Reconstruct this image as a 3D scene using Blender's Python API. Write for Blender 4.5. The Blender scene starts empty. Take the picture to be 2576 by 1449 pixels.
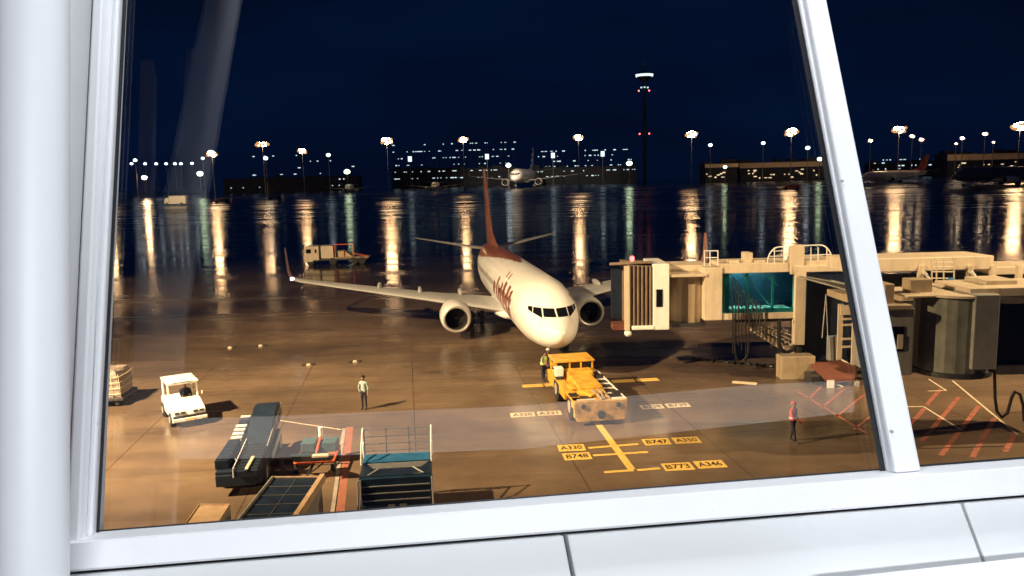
import bpy, bmesh, math, random
from mathutils import Vector, Matrix
random.seed(7)
R = math.radians
S = bpy.context.scene
col = S.collection

# ------------------------------------------------------------------ camera, world, light
H, F, PIT, ROL = 11.122, 1938.3, 0.13683, 0.02548          # eye height, focal length in 2576-px units, pitch, roll
PW, PH = 2576.0, 1449.0
cam_d = bpy.data.cameras.new('camera'); cam = bpy.data.objects.new('camera', cam_d); col.objects.link(cam)
cam_d.sensor_width = 36; cam_d.lens = F / PW * 36
cam_d.clip_start = .05; cam_d.clip_end = 12000
_cp, _sp = math.cos(PIT), math.sin(PIT)
FW = Vector((0, _cp, -_sp)); _u0 = Vector((0, _sp, _cp)); _r0 = Vector((1, 0, 0))
RT = _r0 * math.cos(ROL) - _u0 * math.sin(ROL); UP = _r0 * math.sin(ROL) + _u0 * math.cos(ROL)
EYE = Vector((0, 0, H))
mw = Matrix((RT, UP, -FW)).transposed().to_4x4(); mw.translation = EYE
cam.matrix_world = mw
S.camera = cam

def ray(px, py): return FW + RT * ((px - PW / 2) / F) - UP * ((py - PH / 2) / F)
def at(px, py, Y):                    # the point seen at a pixel of the photograph, Y metres out
    d = ray(px, py); return EYE + d * (Y / d.y)
def gp(px, py, z=0.0):                # the point seen at a pixel, on the level z
    d = ray(px, py); return EYE + d * ((z - H) / d.z)

w = bpy.data.worlds.new('World'); S.world = w; w.use_nodes = True
nt = w.node_tree; bg = nt.nodes['Background']
geo = nt.nodes.new('ShaderNodeTexCoord'); sep = nt.nodes.new('ShaderNodeSeparateXYZ')
nt.links.new(geo.outputs['Generated'], sep.inputs[0])
rmp = nt.nodes.new('ShaderNodeValToRGB'); nt.links.new(sep.outputs['Z'], rmp.inputs['Fac'])
rmp.color_ramp.elements[0].position = 0.0; rmp.color_ramp.elements[0].color = (.0010, .0044, .0190, 1)
rmp.color_ramp.elements[1].position = .30; rmp.color_ramp.elements[1].color = (.0008, .0042, .0185, 1)
cn = nt.nodes.new('ShaderNodeTexNoise'); cn.inputs['Scale'].default_value = 2.2; cn.inputs['Detail'].default_value = 5
cmap = nt.nodes.new('ShaderNodeMapping'); cmap.inputs['Scale'].default_value = (1, 1, 3.5); nt.links.new(geo.outputs['Generated'], cmap.inputs['Vector']); nt.links.new(cmap.outputs[0], cn.inputs['Vector'])
cr_ = nt.nodes.new('ShaderNodeMapRange'); cr_.inputs['From Min'].default_value = .35; cr_.inputs['From Max'].default_value = .7; cr_.inputs['To Min'].default_value = .75; cr_.inputs['To Max'].default_value = 1.5
nt.links.new(cn.outputs['Fac'], cr_.inputs['Value']); cmx = nt.nodes.new('ShaderNodeVectorMath'); cmx.operation = 'SCALE'
nt.links.new(rmp.outputs[0], cmx.inputs[0]); nt.links.new(cr_.outputs[0], cmx.inputs['Scale']); nt.links.new(cmx.outputs[0], bg.inputs['Color']); bg.inputs['Strength'].default_value = 1.0

def lamp(name, kind, loc, target, power, color, **kw):
    l = bpy.data.lights.new(name, kind); l.energy = power; l.color = color
    for k, v in kw.items(): setattr(l, k, v)
    o = bpy.data.objects.new(name, l); col.objects.link(o); o.location = loc
    o.rotation_euler = (Vector(target) - Vector(loc)).to_track_quat('-Z', 'Y').to_euler()
    return o
WARM = (1.0, .70, .37)
# apron floodlights on the terminal roof left and right of the stand, then two added fills
lamp('apron_flood_and_fill', 'SPOT', (-31, 20, 24), (-5, 48, 0), 270000, WARM, spot_size=R(88), spot_blend=.9, shadow_soft_size=.35)
lamp('apron_flood_and_fill', 'SPOT', (37, 30, 23), (12, 42, 0), 62000, WARM, spot_size=R(86), spot_blend=.9, shadow_soft_size=.35)
lamp('apron_flood_and_fill', 'SPOT', (-70, 34, 24), (-27, 104, 0), 330000, WARM, spot_size=R(36), spot_blend=.9, shadow_soft_size=.35)  # unseen, added to brighten the far service truck
lamp('apron_flood_and_fill', 'SPOT', (-70, 34, 24), (-18.3, 62.4, 5), 60000, WARM, spot_size=R(11), spot_blend=.9, shadow_soft_size=.35)  # narrow unseen spot added to make the winglet show
# unseen area lamps added to light the frame, overhead and behind the viewer
o_ = lamp('hall_fill', 'AREA', (.9, 1.75, H + 2.3), (.9, 1.75, 0), 108, (.93, .96, 1.0), shape='RECTANGLE', size=3.6, size_y=.45); o_.rotation_euler = (0, 0, R(7))
lamp('hall_fill', 'AREA', (.6, -2.6, H + .15), (.3, 1.4, H - .4), 150, (.93, .96, 1.0), shape='RECTANGLE', size=3.0, size_y=.4)
S.view_settings.view_transform = 'Standard'; S.view_settings.look = 'None'
S.view_settings.exposure = 0; S.view_settings.gamma = 1
S.cycles.use_denoising = True
S.cycles.sample_clamp_indirect = 8
S.cycles.max_bounces = 8; S.cycles.transparent_max_bounces = 12
S.render.film_transparent = False

# ------------------------------------------------------------------ helpers
class MB:
    def __init__(s): s.v = []; s.f = []; s.m = []
    def add(s, vs, fs, mi=0):
        b = len(s.v); s.v += [Vector(x) for x in vs]; s.f += [[i + b for i in f] for f in fs]; s.m += [mi] * len(fs)
    def box(s, c, d, rz=0, rx=0, ry=0, mi=0):
        c = Vector(c); M = Matrix.Rotation(rz, 3, 'Z') @ Matrix.Rotation(rx, 3, 'X') @ Matrix.Rotation(ry, 3, 'Y')
        vs = [c + M @ Vector((x * d[0] / 2, y * d[1] / 2, z * d[2] / 2)) for z in (-1, 1) for y in (-1, 1) for x in (-1, 1)]
        s.add(vs, [(0, 2, 3, 1), (4, 5, 7, 6), (0, 1, 5, 4), (2, 6, 7, 3), (0, 4, 6, 2), (1, 3, 7, 5)], mi); return s
    def span(s, a, b, mi=0):
        a = Vector(a); b = Vector(b)
        return s.box((a + b) / 2, [abs(b[i] - a[i]) for i in range(3)], mi=mi)
    def cyl(s, p0, p1, r0, r1=None, n=14, cap=True, mi=0):
        p0 = Vector(p0); p1 = Vector(p1); r1 = r0 if r1 is None else r1
        q = (p1 - p0).to_track_quat('Z', 'Y'); X = q @ Vector((1, 0, 0)); Y = q @ Vector((0, 1, 0))
        vs = []
        for p, r in ((p0, r0), (p1, r1)):
            vs += [p + (X * math.cos(2 * math.pi * i / n) + Y * math.sin(2 * math.pi * i / n)) * r for i in range(n)]
        fs = [(i, (i + 1) % n, n + (i + 1) % n, n + i) for i in range(n)]
        if cap: fs += [tuple(range(n - 1, -1, -1)), tuple(range(n, 2 * n))]
        s.add(vs, fs, mi); return s
    def tube(s, pts, r, n=8, mi=0):
        pts = [Vector(p) for p in pts]; rings = []
        for i, p in enumerate(pts):
            d = (pts[min(i + 1, len(pts) - 1)] - pts[max(i - 1, 0)]).normalized()
            q = d.to_track_quat('Z', 'Y'); X = q @ Vector((1, 0, 0)); Y = q @ Vector((0, 1, 0))
            rings.append([p + (X * math.cos(2 * math.pi * k / n) + Y * math.sin(2 * math.pi * k / n)) * r for k in range(n)])
        return s.loft(rings, mi=mi)
    def loft(s, rings, closed=True, caps=True, mi=0, mf=None):
        n = len(rings[0]); vs = [p for r in rings for p in r]; b = len(s.v); s.v += [Vector(x) for x in vs]
        for i in range(len(rings) - 1):
            for k in range(n if closed else n - 1):
                s.f.append([b + i * n + k, b + i * n + (k + 1) % n, b + (i + 1) * n + (k + 1) % n, b + (i + 1) * n + k])
                s.m.append(mf(i, k) if mf else mi)
        if caps and closed:
            s.f.append([b + k for k in range(n - 1, -1, -1)]); s.m.append(mi)
            s.f.append([b + (len(rings) - 1) * n + k for k in range(n)]); s.m.append(mi)
        return s
    def prism(s, poly, ext, mi=0):           # polygon in 3-D swept by a vector
        n = len(poly); e = Vector(ext); poly = [Vector(p) for p in poly]
        s.add(poly + [p + e for p in poly], [tuple(range(n - 1, -1, -1)), tuple(range(n, 2 * n))] + [(i, (i + 1) % n, n + (i + 1) % n, n + i) for i in range(n)], mi); return s
    def ball(s, c, r, n=12, m=8, mi=0):
        c = Vector(c); r = Vector(r) if hasattr(r, '__len__') else Vector((r, r, r)); rings = []
        for j in range(m + 1):
            t = math.pi * (j + .02) / (m + .04)
            rings.append([c + Vector((r.x * math.sin(t) * math.cos(2 * math.pi * k / n), r.y * math.sin(t) * math.sin(2 * math.pi * k / n), -r.z * math.cos(t))) for k in range(n)])
        return s.loft(rings, mi=mi)
    def build(s, name, mats, parent=None, smooth=False, bevel=0.0, origin=None):
        me = bpy.data.meshes.new(name)
        o0 = Vector(origin) if origin is not None else Vector((0, 0, 0))
        me.from_pydata([tuple(v - o0) for v in s.v], [], s.f)
        mats = mats if isinstance(mats, (list, tuple)) else [mats]
        for m_ in mats: me.materials.append(m_)
        if len(mats) > 1:
            for p, i in zip(me.polygons, s.m): p.material_index = i
        bm = bmesh.new(); bm.from_mesh(me); bmesh.ops.recalc_face_normals(bm, faces=bm.faces)
        bm.to_mesh(me); bm.free()
        o = bpy.data.objects.new(name, me); col.objects.link(o)
        if smooth:
            for p in me.polygons: p.use_smooth = True
            me.set_sharp_from_angle(angle=R(40))
        if bevel:
            b = o.modifiers.new('bevel', 'BEVEL'); b.width = bevel; b.segments = 2; b.limit_method = 'ANGLE'
        if parent: o.parent = parent
        if origin is not None: o.location = o0
        return o

def tag(o, label=None, cat=None, group=None, kind=None):
    if label: o['label'] = label
    if cat: o['category'] = cat
    if group: o['group'] = group
    if kind: o['kind'] = kind
    return o
def thing(name, label, cat, loc=(0, 0, 0), rz=0, group=None):
    o = bpy.data.objects.new(name, None); col.objects.link(o); o.empty_display_size = .3
    o.location = loc; o.rotation_euler = (0, 0, rz)
    return tag(o, label, cat, group)
def copy_tree(o, parent=None, skip=()):
    c = o.copy(); col.objects.link(c); c.parent = parent
    for ch in [x for x in o.children if x.name.split('.')[0] not in skip]: copy_tree(ch, c, skip)
    return c

def pm(name, c, rough=.5, metal=0.0, var=.18, scale=3.0, spec=None, emit=None, estr=0, coat=0):
    m = bpy.data.materials.new(name); m.use_nodes = True; t = m.node_tree; b = t.nodes['Principled BSDF']
    b.inputs['Roughness'].default_value = rough; b.inputs['Metallic'].default_value = metal
    if spec is not None: b.inputs['Specular IOR Level'].default_value = spec
    if coat: b.inputs['Coat Weight'].default_value = coat; b.inputs['Coat Roughness'].default_value = .15
    if emit:
        b.inputs['Emission Color'].default_value = (*emit, 1); b.inputs['Emission Strength'].default_value = estr
    tc = t.nodes.new('ShaderNodeTexCoord'); nz = t.nodes.new('ShaderNodeTexNoise'); nz.inputs['Scale'].default_value = scale
    nz.inputs['Detail'].default_value = 6; nz.inputs['Roughness'].default_value = .65
    t.links.new(tc.outputs['Object'], nz.inputs['Vector'])
    cr = t.nodes.new('ShaderNodeValToRGB'); t.links.new(nz.outputs['Fac'], cr.inputs['Fac'])
    cr.color_ramp.elements[0].position = .32; cr.color_ramp.elements[1].position = .68
    cr.color_ramp.elements[0].color = (*[x * (1 - var) for x in c], 1)
    cr.color_ramp.elements[1].color = (*[min(.95, x * (1 + var * .5)) for x in c], 1)
    t.links.new(cr.outputs[0], b.inputs['Base Color'])
    mr = t.nodes.new('ShaderNodeMapRange'); t.links.new(nz.outputs['Fac'], mr.inputs['Value'])
    mr.inputs['To Min'].default_value = max(.02, rough - .1); mr.inputs['To Max'].default_value = min(1, rough + .12)
    t.links.new(mr.outputs[0], b.inputs['Roughness'])
    return m
def em(name, c, s):
    m = bpy.data.materials.new(name); m.use_nodes = True; t = m.node_tree; t.nodes.clear()
    o = t.nodes.new('ShaderNodeOutputMaterial'); e = t.nodes.new('ShaderNodeEmission')
    e.inputs['Color'].default_value = (*c, 1); e.inputs['Strength'].default_value = s
    t.links.new(e.outputs[0], o.inputs[0]); return m

M = dict(
    white=pm('white_paint', (.80, .80, .78), .35, var=.08, scale=1.2, coat=.3),
    acwhite=pm('aircraft_white', (.80, .79, .77), .30, var=.07, scale=.6, coat=.4),
    acgrey=pm('aircraft_grey', (.42, .42, .42), .38, var=.12, scale=.8),
    acred=pm('aircraft_red', (.23, .070, .038), .35, var=.15, scale=.8, coat=.3),
    wlet=pm('winglet_pale_red', (.36, .19, .16), .4, var=.1),
    black=pm('black_rubber', (.015, .015, .016), .7, var=.3, scale=8),
    dark=pm('dark_metal', (.03, .03, .034), .5, var=.3, scale=5),
    dglass=pm('dark_glass', (.006, .007, .009), .06, var=.1, spec=.6),
    metal=pm('bare_metal', (.5, .5, .5), .35, metal=.9, var=.2),
    chrome=pm('intake_lip', (.62, .60, .57), .32, metal=.6, var=.1),
    yellow=pm('tug_yellow', (.70, .38, .05), .45, var=.42, scale=2.0),
    dirty=pm('dirty_grey_paint', (.36, .31, .26), .6, var=.45, scale=3.2),
    dirtyyel=pm('dirty_worn_yellow', (.46, .28, .09), .6, var=.55, scale=2.2),
    navy=pm('navy_vinyl', (.010, .020, .040), .4, var=.3, scale=2.5),
    blue=pm('blue_paint', (.015, .095, .22), .42, var=.25, scale=2),
    deepblue=pm('deep_blue_paint', (.010, .040, .085), .45, var=.4, scale=2),
    teal=pm('blue_grey_paint', (.05, .10, .125), .45, var=.2),
    orange=pm('orange_paint', (.70, .12, .035), .5, var=.2),
    cream=pm('cream_paint', (.58, .49, .37), .45, var=.12, scale=.9),
    beige=pm('beige_cladding', (.36, .28, .19), .55, var=.2, scale=1.4),
    bellows=pm('bellows_canvas', (.17, .12, .085), .8, var=.3, scale=2.5),
    grey=pm('grey_panel', (.26, .255, .24), .55, var=.25, scale=1.1),
    olive_panel=pm('grey_olive_panel', (.150, .155, .135), .5, var=.45, scale=.9),
    dgrey=pm('dark_grey_panel', (.10, .105, .11), .5, var=.3, scale=1.1),
    redfloor=pm('red_platform', (.16, .055, .038), .6, var=.25, scale=2.2),
    pipe=pm('grey_pipe', (.45, .46, .47), .4, metal=.3, var=.2),
    tan=pm('tan_board', (.52, .36, .22), .6, var=.2, scale=2),
    wrap=pm('plastic_wrap', (.28, .235, .21), .35, var=.45, scale=7),
    skin=pm('skin', (.20, .11, .075), .55, var=.1),
    hair=pm('hair', (.008, .007, .007), .6, var=.2),
    shirt=pm('pale_shirt', (.27, .34, .35), .8, var=.12),
    navycloth=pm('navy_trousers', (.010, .012, .028), .85, var=.2),
    hivis=pm('hi_vis_cloth', (.62, .75, .16), .7, var=.15),
    redcloth=pm('red_vest', (.55, .075, .07), .75, var=.15),
    olive=pm('olive_shirt', (.16, .19, .12), .8, var=.2),
    shoe=pm('black_shoe', (.012, .012, .012), .5, var=.2),
    frame=pm('window_frame_white', (.82, .83, .855), .42, var=.05, scale=2.0),
    wallp=pm('wall_panel_white', (.80, .82, .83), .55, var=.05, scale=1.5),
    colw=pm('column_white', (.80, .82, .86), .45, var=.04, scale=1.5),
    gasket=pm('black_gasket', (.006, .006, .009), .5, var=.2),
    joint=pm('joint_grey', (.09, .11, .115), .6, var=.25),
    ypaint=pm('yellow_marking', (.76, .50, .13), .5, var=.22, scale=3.5),
    wpaint=pm('white_marking', (.70, .58, .42), .55, var=.25, scale=3.5),
    rpaint=pm('red_marking', (.36, .125, .085), .55, var=.4, scale=2.2),
    opaint=pm('orange_marking', (.27, .105, .07), .55, var=.25, scale=2.2),
    greyline=pm('worn_grey_marking', (.30, .27, .24), .6, var=.4, scale=2.5),
    kpaint=pm('black_lettering', (.05, .032, .015), .6, var=.2),
    bld=pm('distant_concrete', (.24, .22, .20), .7, var=.3, scale=.05),
    dkbld=pm('distant_dark_wall', (.0022, .0035, .008), .7, var=.3, scale=.05),
    tanroof=pm('distant_tan_roof', (.55, .42, .30), .7, var=.3, scale=.05),
    hose=pm('black_hose', (.012, .012, .015), .45, var=.2),
    tblue=pm('tarp_blue', (.02, .12, .26), .5, var=.25),
    lampw=em('flood_lamp_glow', (1.0, .60, .29), 120.0),
    lamphalo=em('lamp_halo_glow', (1.0, .46, .17), .9),  # halo glow round the mast lamps, not a lamp itself
    lampw2=em('small_flood_lamp_glow', (1.0, .72, .45), 22.0),
    lampc=em('cool_lamp_glow', (.85, .95, 1.0), 5.0),
    lampg=em('green_lamp_glow', (.80, 1.0, .60), 9.0),
    win=em('lit_window_glow', (.75, .95, 1.0), 1.1),
    winw=em('warm_window_glow', (1.0, .72, .42), 1.2),
    redl=em('red_lamp_glow', (1.0, .12, .10), 6.0),
    navl=em('wingtip_lamp_glow', (.85, 1.0, 1.0), 26.0),
    hallglow=em('hall_light_glow', (1.0, .93, .90), 1.7),
)
def streaks(m, amt):
    t = m.node_tree; b = t.nodes['Principled BSDF']; src = b.inputs['Base Color'].links[0].from_socket
    tc = [n for n in t.nodes if n.type == 'TEX_COORD'][0]; mp = t.nodes.new('ShaderNodeMapping'); mp.inputs['Scale'].default_value = (2.6, 2.6, .3); t.links.new(tc.outputs['Object'], mp.inputs['Vector'])
    nz = t.nodes.new('ShaderNodeTexNoise'); nz.inputs['Scale'].default_value = 1.3; nz.inputs['Detail'].default_value = 7; nz.inputs['Roughness'].default_value = .7; t.links.new(mp.outputs[0], nz.inputs['Vector'])
    r = t.nodes.new('ShaderNodeMapRange'); r.inputs['From Min'].default_value = .50; r.inputs['From Max'].default_value = .72; r.inputs['To Max'].default_value = amt; t.links.new(nz.outputs['Fac'], r.inputs['Value'])
    mx = t.nodes.new('ShaderNodeMix'); mx.data_type = 'RGBA'; mx.blend_type = 'MULTIPLY'; mx.inputs[7].default_value = (.42, .33, .25, 1)
    t.links.new(r.outputs[0], mx.inputs[0]); t.links.new(src, mx.inputs[6]); t.links.new(mx.outputs[2], b.inputs['Base Color'])
for k_ in ('cream', 'beige', 'grey', 'olive_panel', 'bellows', 'white', 'tan', 'wrap'): streaks(M[k_], .42 if k_ != 'white' else .25)
# ---- glass of the terminal window: clear, with its real surface reflection
def glass_mat(name, tint, boost):
    m = bpy.data.materials.new(name); m.use_nodes = True; t = m.node_tree; t.nodes.clear()
    o = t.nodes.new('ShaderNodeOutputMaterial'); mix = t.nodes.new('ShaderNodeMixShader')
    tr = t.nodes.new('ShaderNodeBsdfTransparent'); tr.inputs[0].default_value = (*tint, 1)
    gl = t.nodes.new('ShaderNodeBsdfGlossy'); gl.inputs['Roughness'].default_value = 0.0
    fr = t.nodes.new('ShaderNodeFresnel'); ge = t.nodes.new('ShaderNodeNewGeometry'); io = t.nodes.new('ShaderNodeMapRange')
    io.inputs['To Min'].default_value = boost; io.inputs['To Max'].default_value = 1 / boost      # same reflection on both faces of the pane
    t.links.new(ge.outputs['Backfacing'], io.inputs['Value']); t.links.new(io.outputs[0], fr.inputs['IOR'])
    t.links.new(fr.outputs[0], mix.inputs[0]); t.links.new(tr.outputs[0], mix.inputs[1]); t.links.new(gl.outputs[0], mix.inputs[2])
    t.links.new(mix.outputs[0], o.inputs[0]); return m
M['pane'] = glass_mat('window_pane_glass', (.985, .995, 1.0), 1.5)
M['tealglass'] = glass_mat('tunnel_glass', (.35, .62, .62), 1.6)

# ---- wet apron concrete
def apron_mat():
    m = bpy.data.materials.new('wet_apron_concrete'); m.use_nodes = True; t = m.node_tree; N = t.nodes; L = t.links
    b = N['Principled BSDF']
    tc = N.new('ShaderNodeTexCoord')
    def noise(scale, sc=(1, 1, 1), detail=4, rough=.55, rz=0.0):
        mp = N.new('ShaderNodeMapping'); mp.inputs['Scale'].default_value = sc; mp.inputs['Rotation'].default_value = (0, 0, rz)
        L.new(tc.outputs['Object'], mp.inputs['Vector'])
        n = N.new('ShaderNodeTexNoise'); n.inputs['Scale'].default_value = scale; n.inputs['Detail'].default_value = detail
        n.inputs['Roughness'].default_value = rough; L.new(mp.outputs[0], n.inputs['Vector']); return n
    big = noise(.055, (1, 1.6, 1), 5, .6); fine = noise(.9, (1, 1, 1), 8, .7); lane = noise(.16, (.05, 1, 1), 6, .72)
    tyre = noise(.5, (.06, 1, 1), 3, .6, R(14))
    ramp = N.new('ShaderNodeValToRGB'); L.new(big.outputs['Fac'], ramp.inputs['Fac'])
    e = ramp.color_ramp.elements; e[0].position = .36; e[0].color = (.100, .072, .053, 1); e[1].position = .68; e[1].color = (.262, .182, .118, 1)
    mx = N.new('ShaderNodeMix'); mx.data_type = 'RGBA'; mx.blend_type = 'MULTIPLY'; mx.inputs[0].default_value = .55
    r2 = N.new('ShaderNodeValToRGB'); L.new(fine.outputs['Fac'], r2.inputs['Fac'])
    r2.color_ramp.elements[0].position = .3; r2.color_ramp.elements[0].color = (.62, .60, .58, 1); r2.color_ramp.elements[1].position = .65; r2.color_ramp.elements[1].color = (1, 1, 1, 1)
    L.new(ramp.outputs[0], mx.inputs[6]); L.new(r2.outputs[0], mx.inputs[7])
    mx2 = N.new('ShaderNodeMix'); mx2.data_type = 'RGBA'; mx2.blend_type = 'MULTIPLY'; mx2.inputs[0].default_value = .5
    r3 = N.new('ShaderNodeValToRGB'); L.new(tyre.outputs['Fac'], r3.inputs['Fac'])
    r3.color_ramp.elements[0].position = .36; r3.color_ramp.elements[0].color = (.55, .55, .56, 1); r3.color_ramp.elements[1].position = .56; r3.color_ramp.elements[1].color = (1, 1, 1, 1)
    L.new(mx.outputs[2], mx2.inputs[6]); L.new(r3.outputs[0], mx2.inputs[7])
    # joints of the concrete slabs
    mp = N.new('ShaderNodeMapping'); mp.inputs['Rotation'].default_value = (0, 0, R(-7.7)); L.new(tc.outputs['Object'], mp.inputs['Vector'])
    br = N.new('ShaderNodeTexBrick'); br.offset = 0; br.inputs['Scale'].default_value = 1; br.inputs['Brick Width'].default_value = 6.2
    br.inputs['Row Height'].default_value = 6.2; br.inputs['Mortar Size'].default_value = .035; br.inputs['Mortar Smooth'].default_value = .3
    br.inputs['Color1'].default_value = (1, 1, 1, 1); br.inputs['Color2'].default_value = (.93, .93, .93, 1); br.inputs['Mortar'].default_value = (.45, .42, .40, 1)
    L.new(mp.outputs[0], br.inputs['Vector'])
    mx3 = N.new('ShaderNodeMix'); mx3.data_type = 'RGBA'; mx3.blend_type = 'MULTIPLY'; mx3.inputs[0].default_value = .8
    L.new(mx2.outputs[2], mx3.inputs[6]); L.new(br.outputs['Color'], mx3.inputs[7])
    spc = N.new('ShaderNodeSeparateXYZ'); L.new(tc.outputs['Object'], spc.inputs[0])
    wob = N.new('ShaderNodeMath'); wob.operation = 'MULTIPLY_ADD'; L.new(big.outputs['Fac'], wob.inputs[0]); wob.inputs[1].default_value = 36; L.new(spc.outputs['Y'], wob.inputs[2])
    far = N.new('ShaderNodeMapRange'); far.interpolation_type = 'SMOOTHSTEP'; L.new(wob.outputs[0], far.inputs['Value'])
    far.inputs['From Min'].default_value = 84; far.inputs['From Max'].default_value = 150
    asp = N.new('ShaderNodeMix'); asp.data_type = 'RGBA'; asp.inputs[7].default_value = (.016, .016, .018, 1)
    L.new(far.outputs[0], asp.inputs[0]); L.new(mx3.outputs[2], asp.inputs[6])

    # standing water: smoother lanes across the apron, drier under the terminal
    mr = N.new('ShaderNodeMapRange'); L.new(lane.outputs['Fac'], mr.inputs['Value'])
    mr.inputs['From Min'].default_value = .42; mr.inputs['From Max'].default_value = .60
    mr.inputs['To Min'].default_value = .075; mr.inputs['To Max'].default_value = .25
    sp = N.new('ShaderNodeSeparateXYZ'); L.new(tc.outputs['Object'], sp.inputs[0])
    dry = N.new('ShaderNodeMapRange'); dry.interpolation_type = 'SMOOTHSTEP'; L.new(sp.outputs['Y'], dry.inputs['Value'])
    dry.inputs['From Min'].default_value = 45; dry.inputs['From Max'].default_value = 125
    dry.inputs['To Min'].default_value = .10; dry.inputs['To Max'].default_value = -.02
    old = N.new('ShaderNodeMapRange'); L.new(sp.outputs['Y'], old.inputs['Value'])      # older, coarser surface further out
    old.inputs['From Min'].default_value = 130; old.inputs['From Max'].default_value = 420
    old.inputs['To Min'].default_value = 0; old.inputs['To Max'].default_value = .14
    a1 = N.new('ShaderNodeMath'); a1.operation = 'ADD'; L.new(mr.outputs[0], a1.inputs[0]); L.new(dry.outputs[0], a1.inputs[1])
    ad = N.new('ShaderNodeMath'); ad.operation = 'ADD'; L.new(a1.outputs[0], ad.inputs[0]); L.new(old.outputs[0], ad.inputs[1])
    bp = N.new('ShaderNodeBump'); bp.inputs['Strength'].default_value = .46; bp.inputs['Distance'].default_value = .12
    rip = noise(.20, (.10, 1, 1), 6, .62); L.new(rip.outputs['Fac'], bp.inputs['Height'])
    N.remove(b); out = [n for n in N if n.type == 'OUTPUT_MATERIAL'][0]
    df = N.new('ShaderNodeBsdfDiffuse'); gs = N.new('ShaderNodeBsdfGlossy'); gs.distribution = 'BECKMANN'; fr = N.new('ShaderNodeFresnel'); fr.inputs['IOR'].default_value = 1.45; mxs = N.new('ShaderNodeMixShader')
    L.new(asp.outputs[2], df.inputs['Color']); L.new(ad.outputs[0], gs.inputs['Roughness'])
    for q in (df, gs, fr): L.new(bp.outputs[0], q.inputs['Normal'])
    L.new(fr.outputs[0], mxs.inputs[0]); L.new(df.outputs[0], mxs.inputs[1]); L.new(gs.outputs[0], mxs.inputs[2]); L.new(mxs.outputs[0], out.inputs['Surface'])
    return m
M['apron'] = apron_mat()

def speck(m):                            # a few small dark scuffs on the painted frame
    t = m.node_tree; b = t.nodes['Principled BSDF']; src = b.inputs['Base Color'].links[0].from_socket
    nz = t.nodes.new('ShaderNodeTexNoise'); nz.inputs['Scale'].default_value = 48; nz.inputs['Detail'].default_value = 3
    tc = [n for n in t.nodes if n.type == 'TEX_COORD'][0]; t.links.new(tc.outputs['Object'], nz.inputs['Vector'])
    r = t.nodes.new('ShaderNodeMapRange'); r.inputs['From Min'].default_value = .76; r.inputs['From Max'].default_value = .80; t.links.new(nz.outputs['Fac'], r.inputs['Value'])
    mx = t.nodes.new('ShaderNodeMix'); mx.data_type = 'RGBA'; mx.inputs[7].default_value = (.40, .40, .42, 1)
    t.links.new(r.outputs[0], mx.inputs[0]); t.links.new(src, mx.inputs[6]); t.links.new(mx.outputs[2], b.inputs['Base Color'])
speck(M['frame']); speck(M['wallp'])

# ------------------------------------------------------------------ ground
def terrain(y):
    def ss(a, b, x): t = max(0, min(1, (x - a) / (b - a))); return t * t * (3 - 2 * t)
    return 6.6 * ss(330, 545, y) + 2.3 * ss(545, 800, y)
ys = [-40, -10, 5, 20, 40, 60, 80, 110, 150, 200, 260, 330] + [345 + 20 * i for i in range(24)] + [900, 1500, 3000, 6500]
xs = [-4500, -1500, -600, -300, -150, -60, 0, 60, 150, 300, 600, 1500, 4500]
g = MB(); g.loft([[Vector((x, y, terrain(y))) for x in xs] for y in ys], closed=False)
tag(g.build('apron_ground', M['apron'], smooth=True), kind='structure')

# ------------------------------------------------------------------ terminal window (inside, in front of the viewer)
d_up = (RT * (674 - 1288) + UP * (724.5 + 6700) + FW * F).normalized()
s_rt = (RT * 14852 + UP * 645 + FW * F).normalized()
s_rt = (s_rt - d_up * s_rt.dot(d_up)).normalized()
n_in = d_up.cross(s_rt).normalized()
if n_in.dot(FW) > 0: n_in = -n_in
P0 = EYE + ray(1288, 1255) * 1.5
def wp(px, py, k=0.0):
    d = ray(px, py); return EYE + d * ((P0 + n_in * k - EYE).dot(n_in) / d.dot(n_in))
def wpoly(mb, poly, kf, kb):
    f = [wp(x, y, kf) for x, y in poly]; mb.prism(f, n_in * (kb - kf)); return mb
def wpoly2(mb, pf, kf, pb, kb):           # front and back outlines given apart: splayed edges
    f = [wp(x, y, kf) for x, y in pf]; k = [wp(x, y, kb) for x, y in pb]; n = len(f)
    mb.add(f + k, [tuple(range(n)), tuple(range(2 * n - 1, n - 1, -1))] + [(i, (i + 1) % n, n + (i + 1) % n, n + i) for i in range(n)]); return mb
def sh(l, dx): return ((l[0][0] + dx, l[0][1]), (l[1][0] + dx, l[1][1]))
def ln(a, b, y): return a[0] + (b[0] - a[0]) * (y - a[1]) / (b[1] - a[1])
WX = thing('terminal_window', 'white framed terminal window, slanted, looking out over the night apron', 'window', P0)
def wb(mb, name, mat, bevel=0, smooth=False):
    mb.v = [v - P0 for v in mb.v]; return mb.build(name, mat, WX, bevel=bevel, smooth=smooth)
T0, T1 = -420, 1345
def vstrip(a0, a1, b0, b1, y0, y1, y2=None):
    y2 = y1 if y2 is None else y2
    return [(ln(a0, a1, y0), y0), (ln(b0, b1, y0), y0), (ln(b0, b1, y2), y2), (ln(a0, a1, y1), y1)]
la, lb, lc, ld, le = ((232, 0), (166, 1345)), ((258, 0), (200, 1345)), ((285, 0), (215, 1345)), ((309, 0), (242, 1340)), ((319, 0), (250, 1338))
wb(wpoly(MB(), vstrip(*la, *lb, T0, 1372, 1366), .060, -.05), 'jamb', M['frame'], .004)
wb(wpoly(MB(), [(-900, T0), (ln(*la, T0) - 1, T0), (163, 1372), (163, 2200), (-900, 2200)], .004, -.05), 'side_panel', M['frame'])
wb(wpoly(MB(), vstrip(*lb, *lc, T0, 1366, 1362), .028, -.05), 'jamb_groove', M['frame'], .002)
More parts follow.
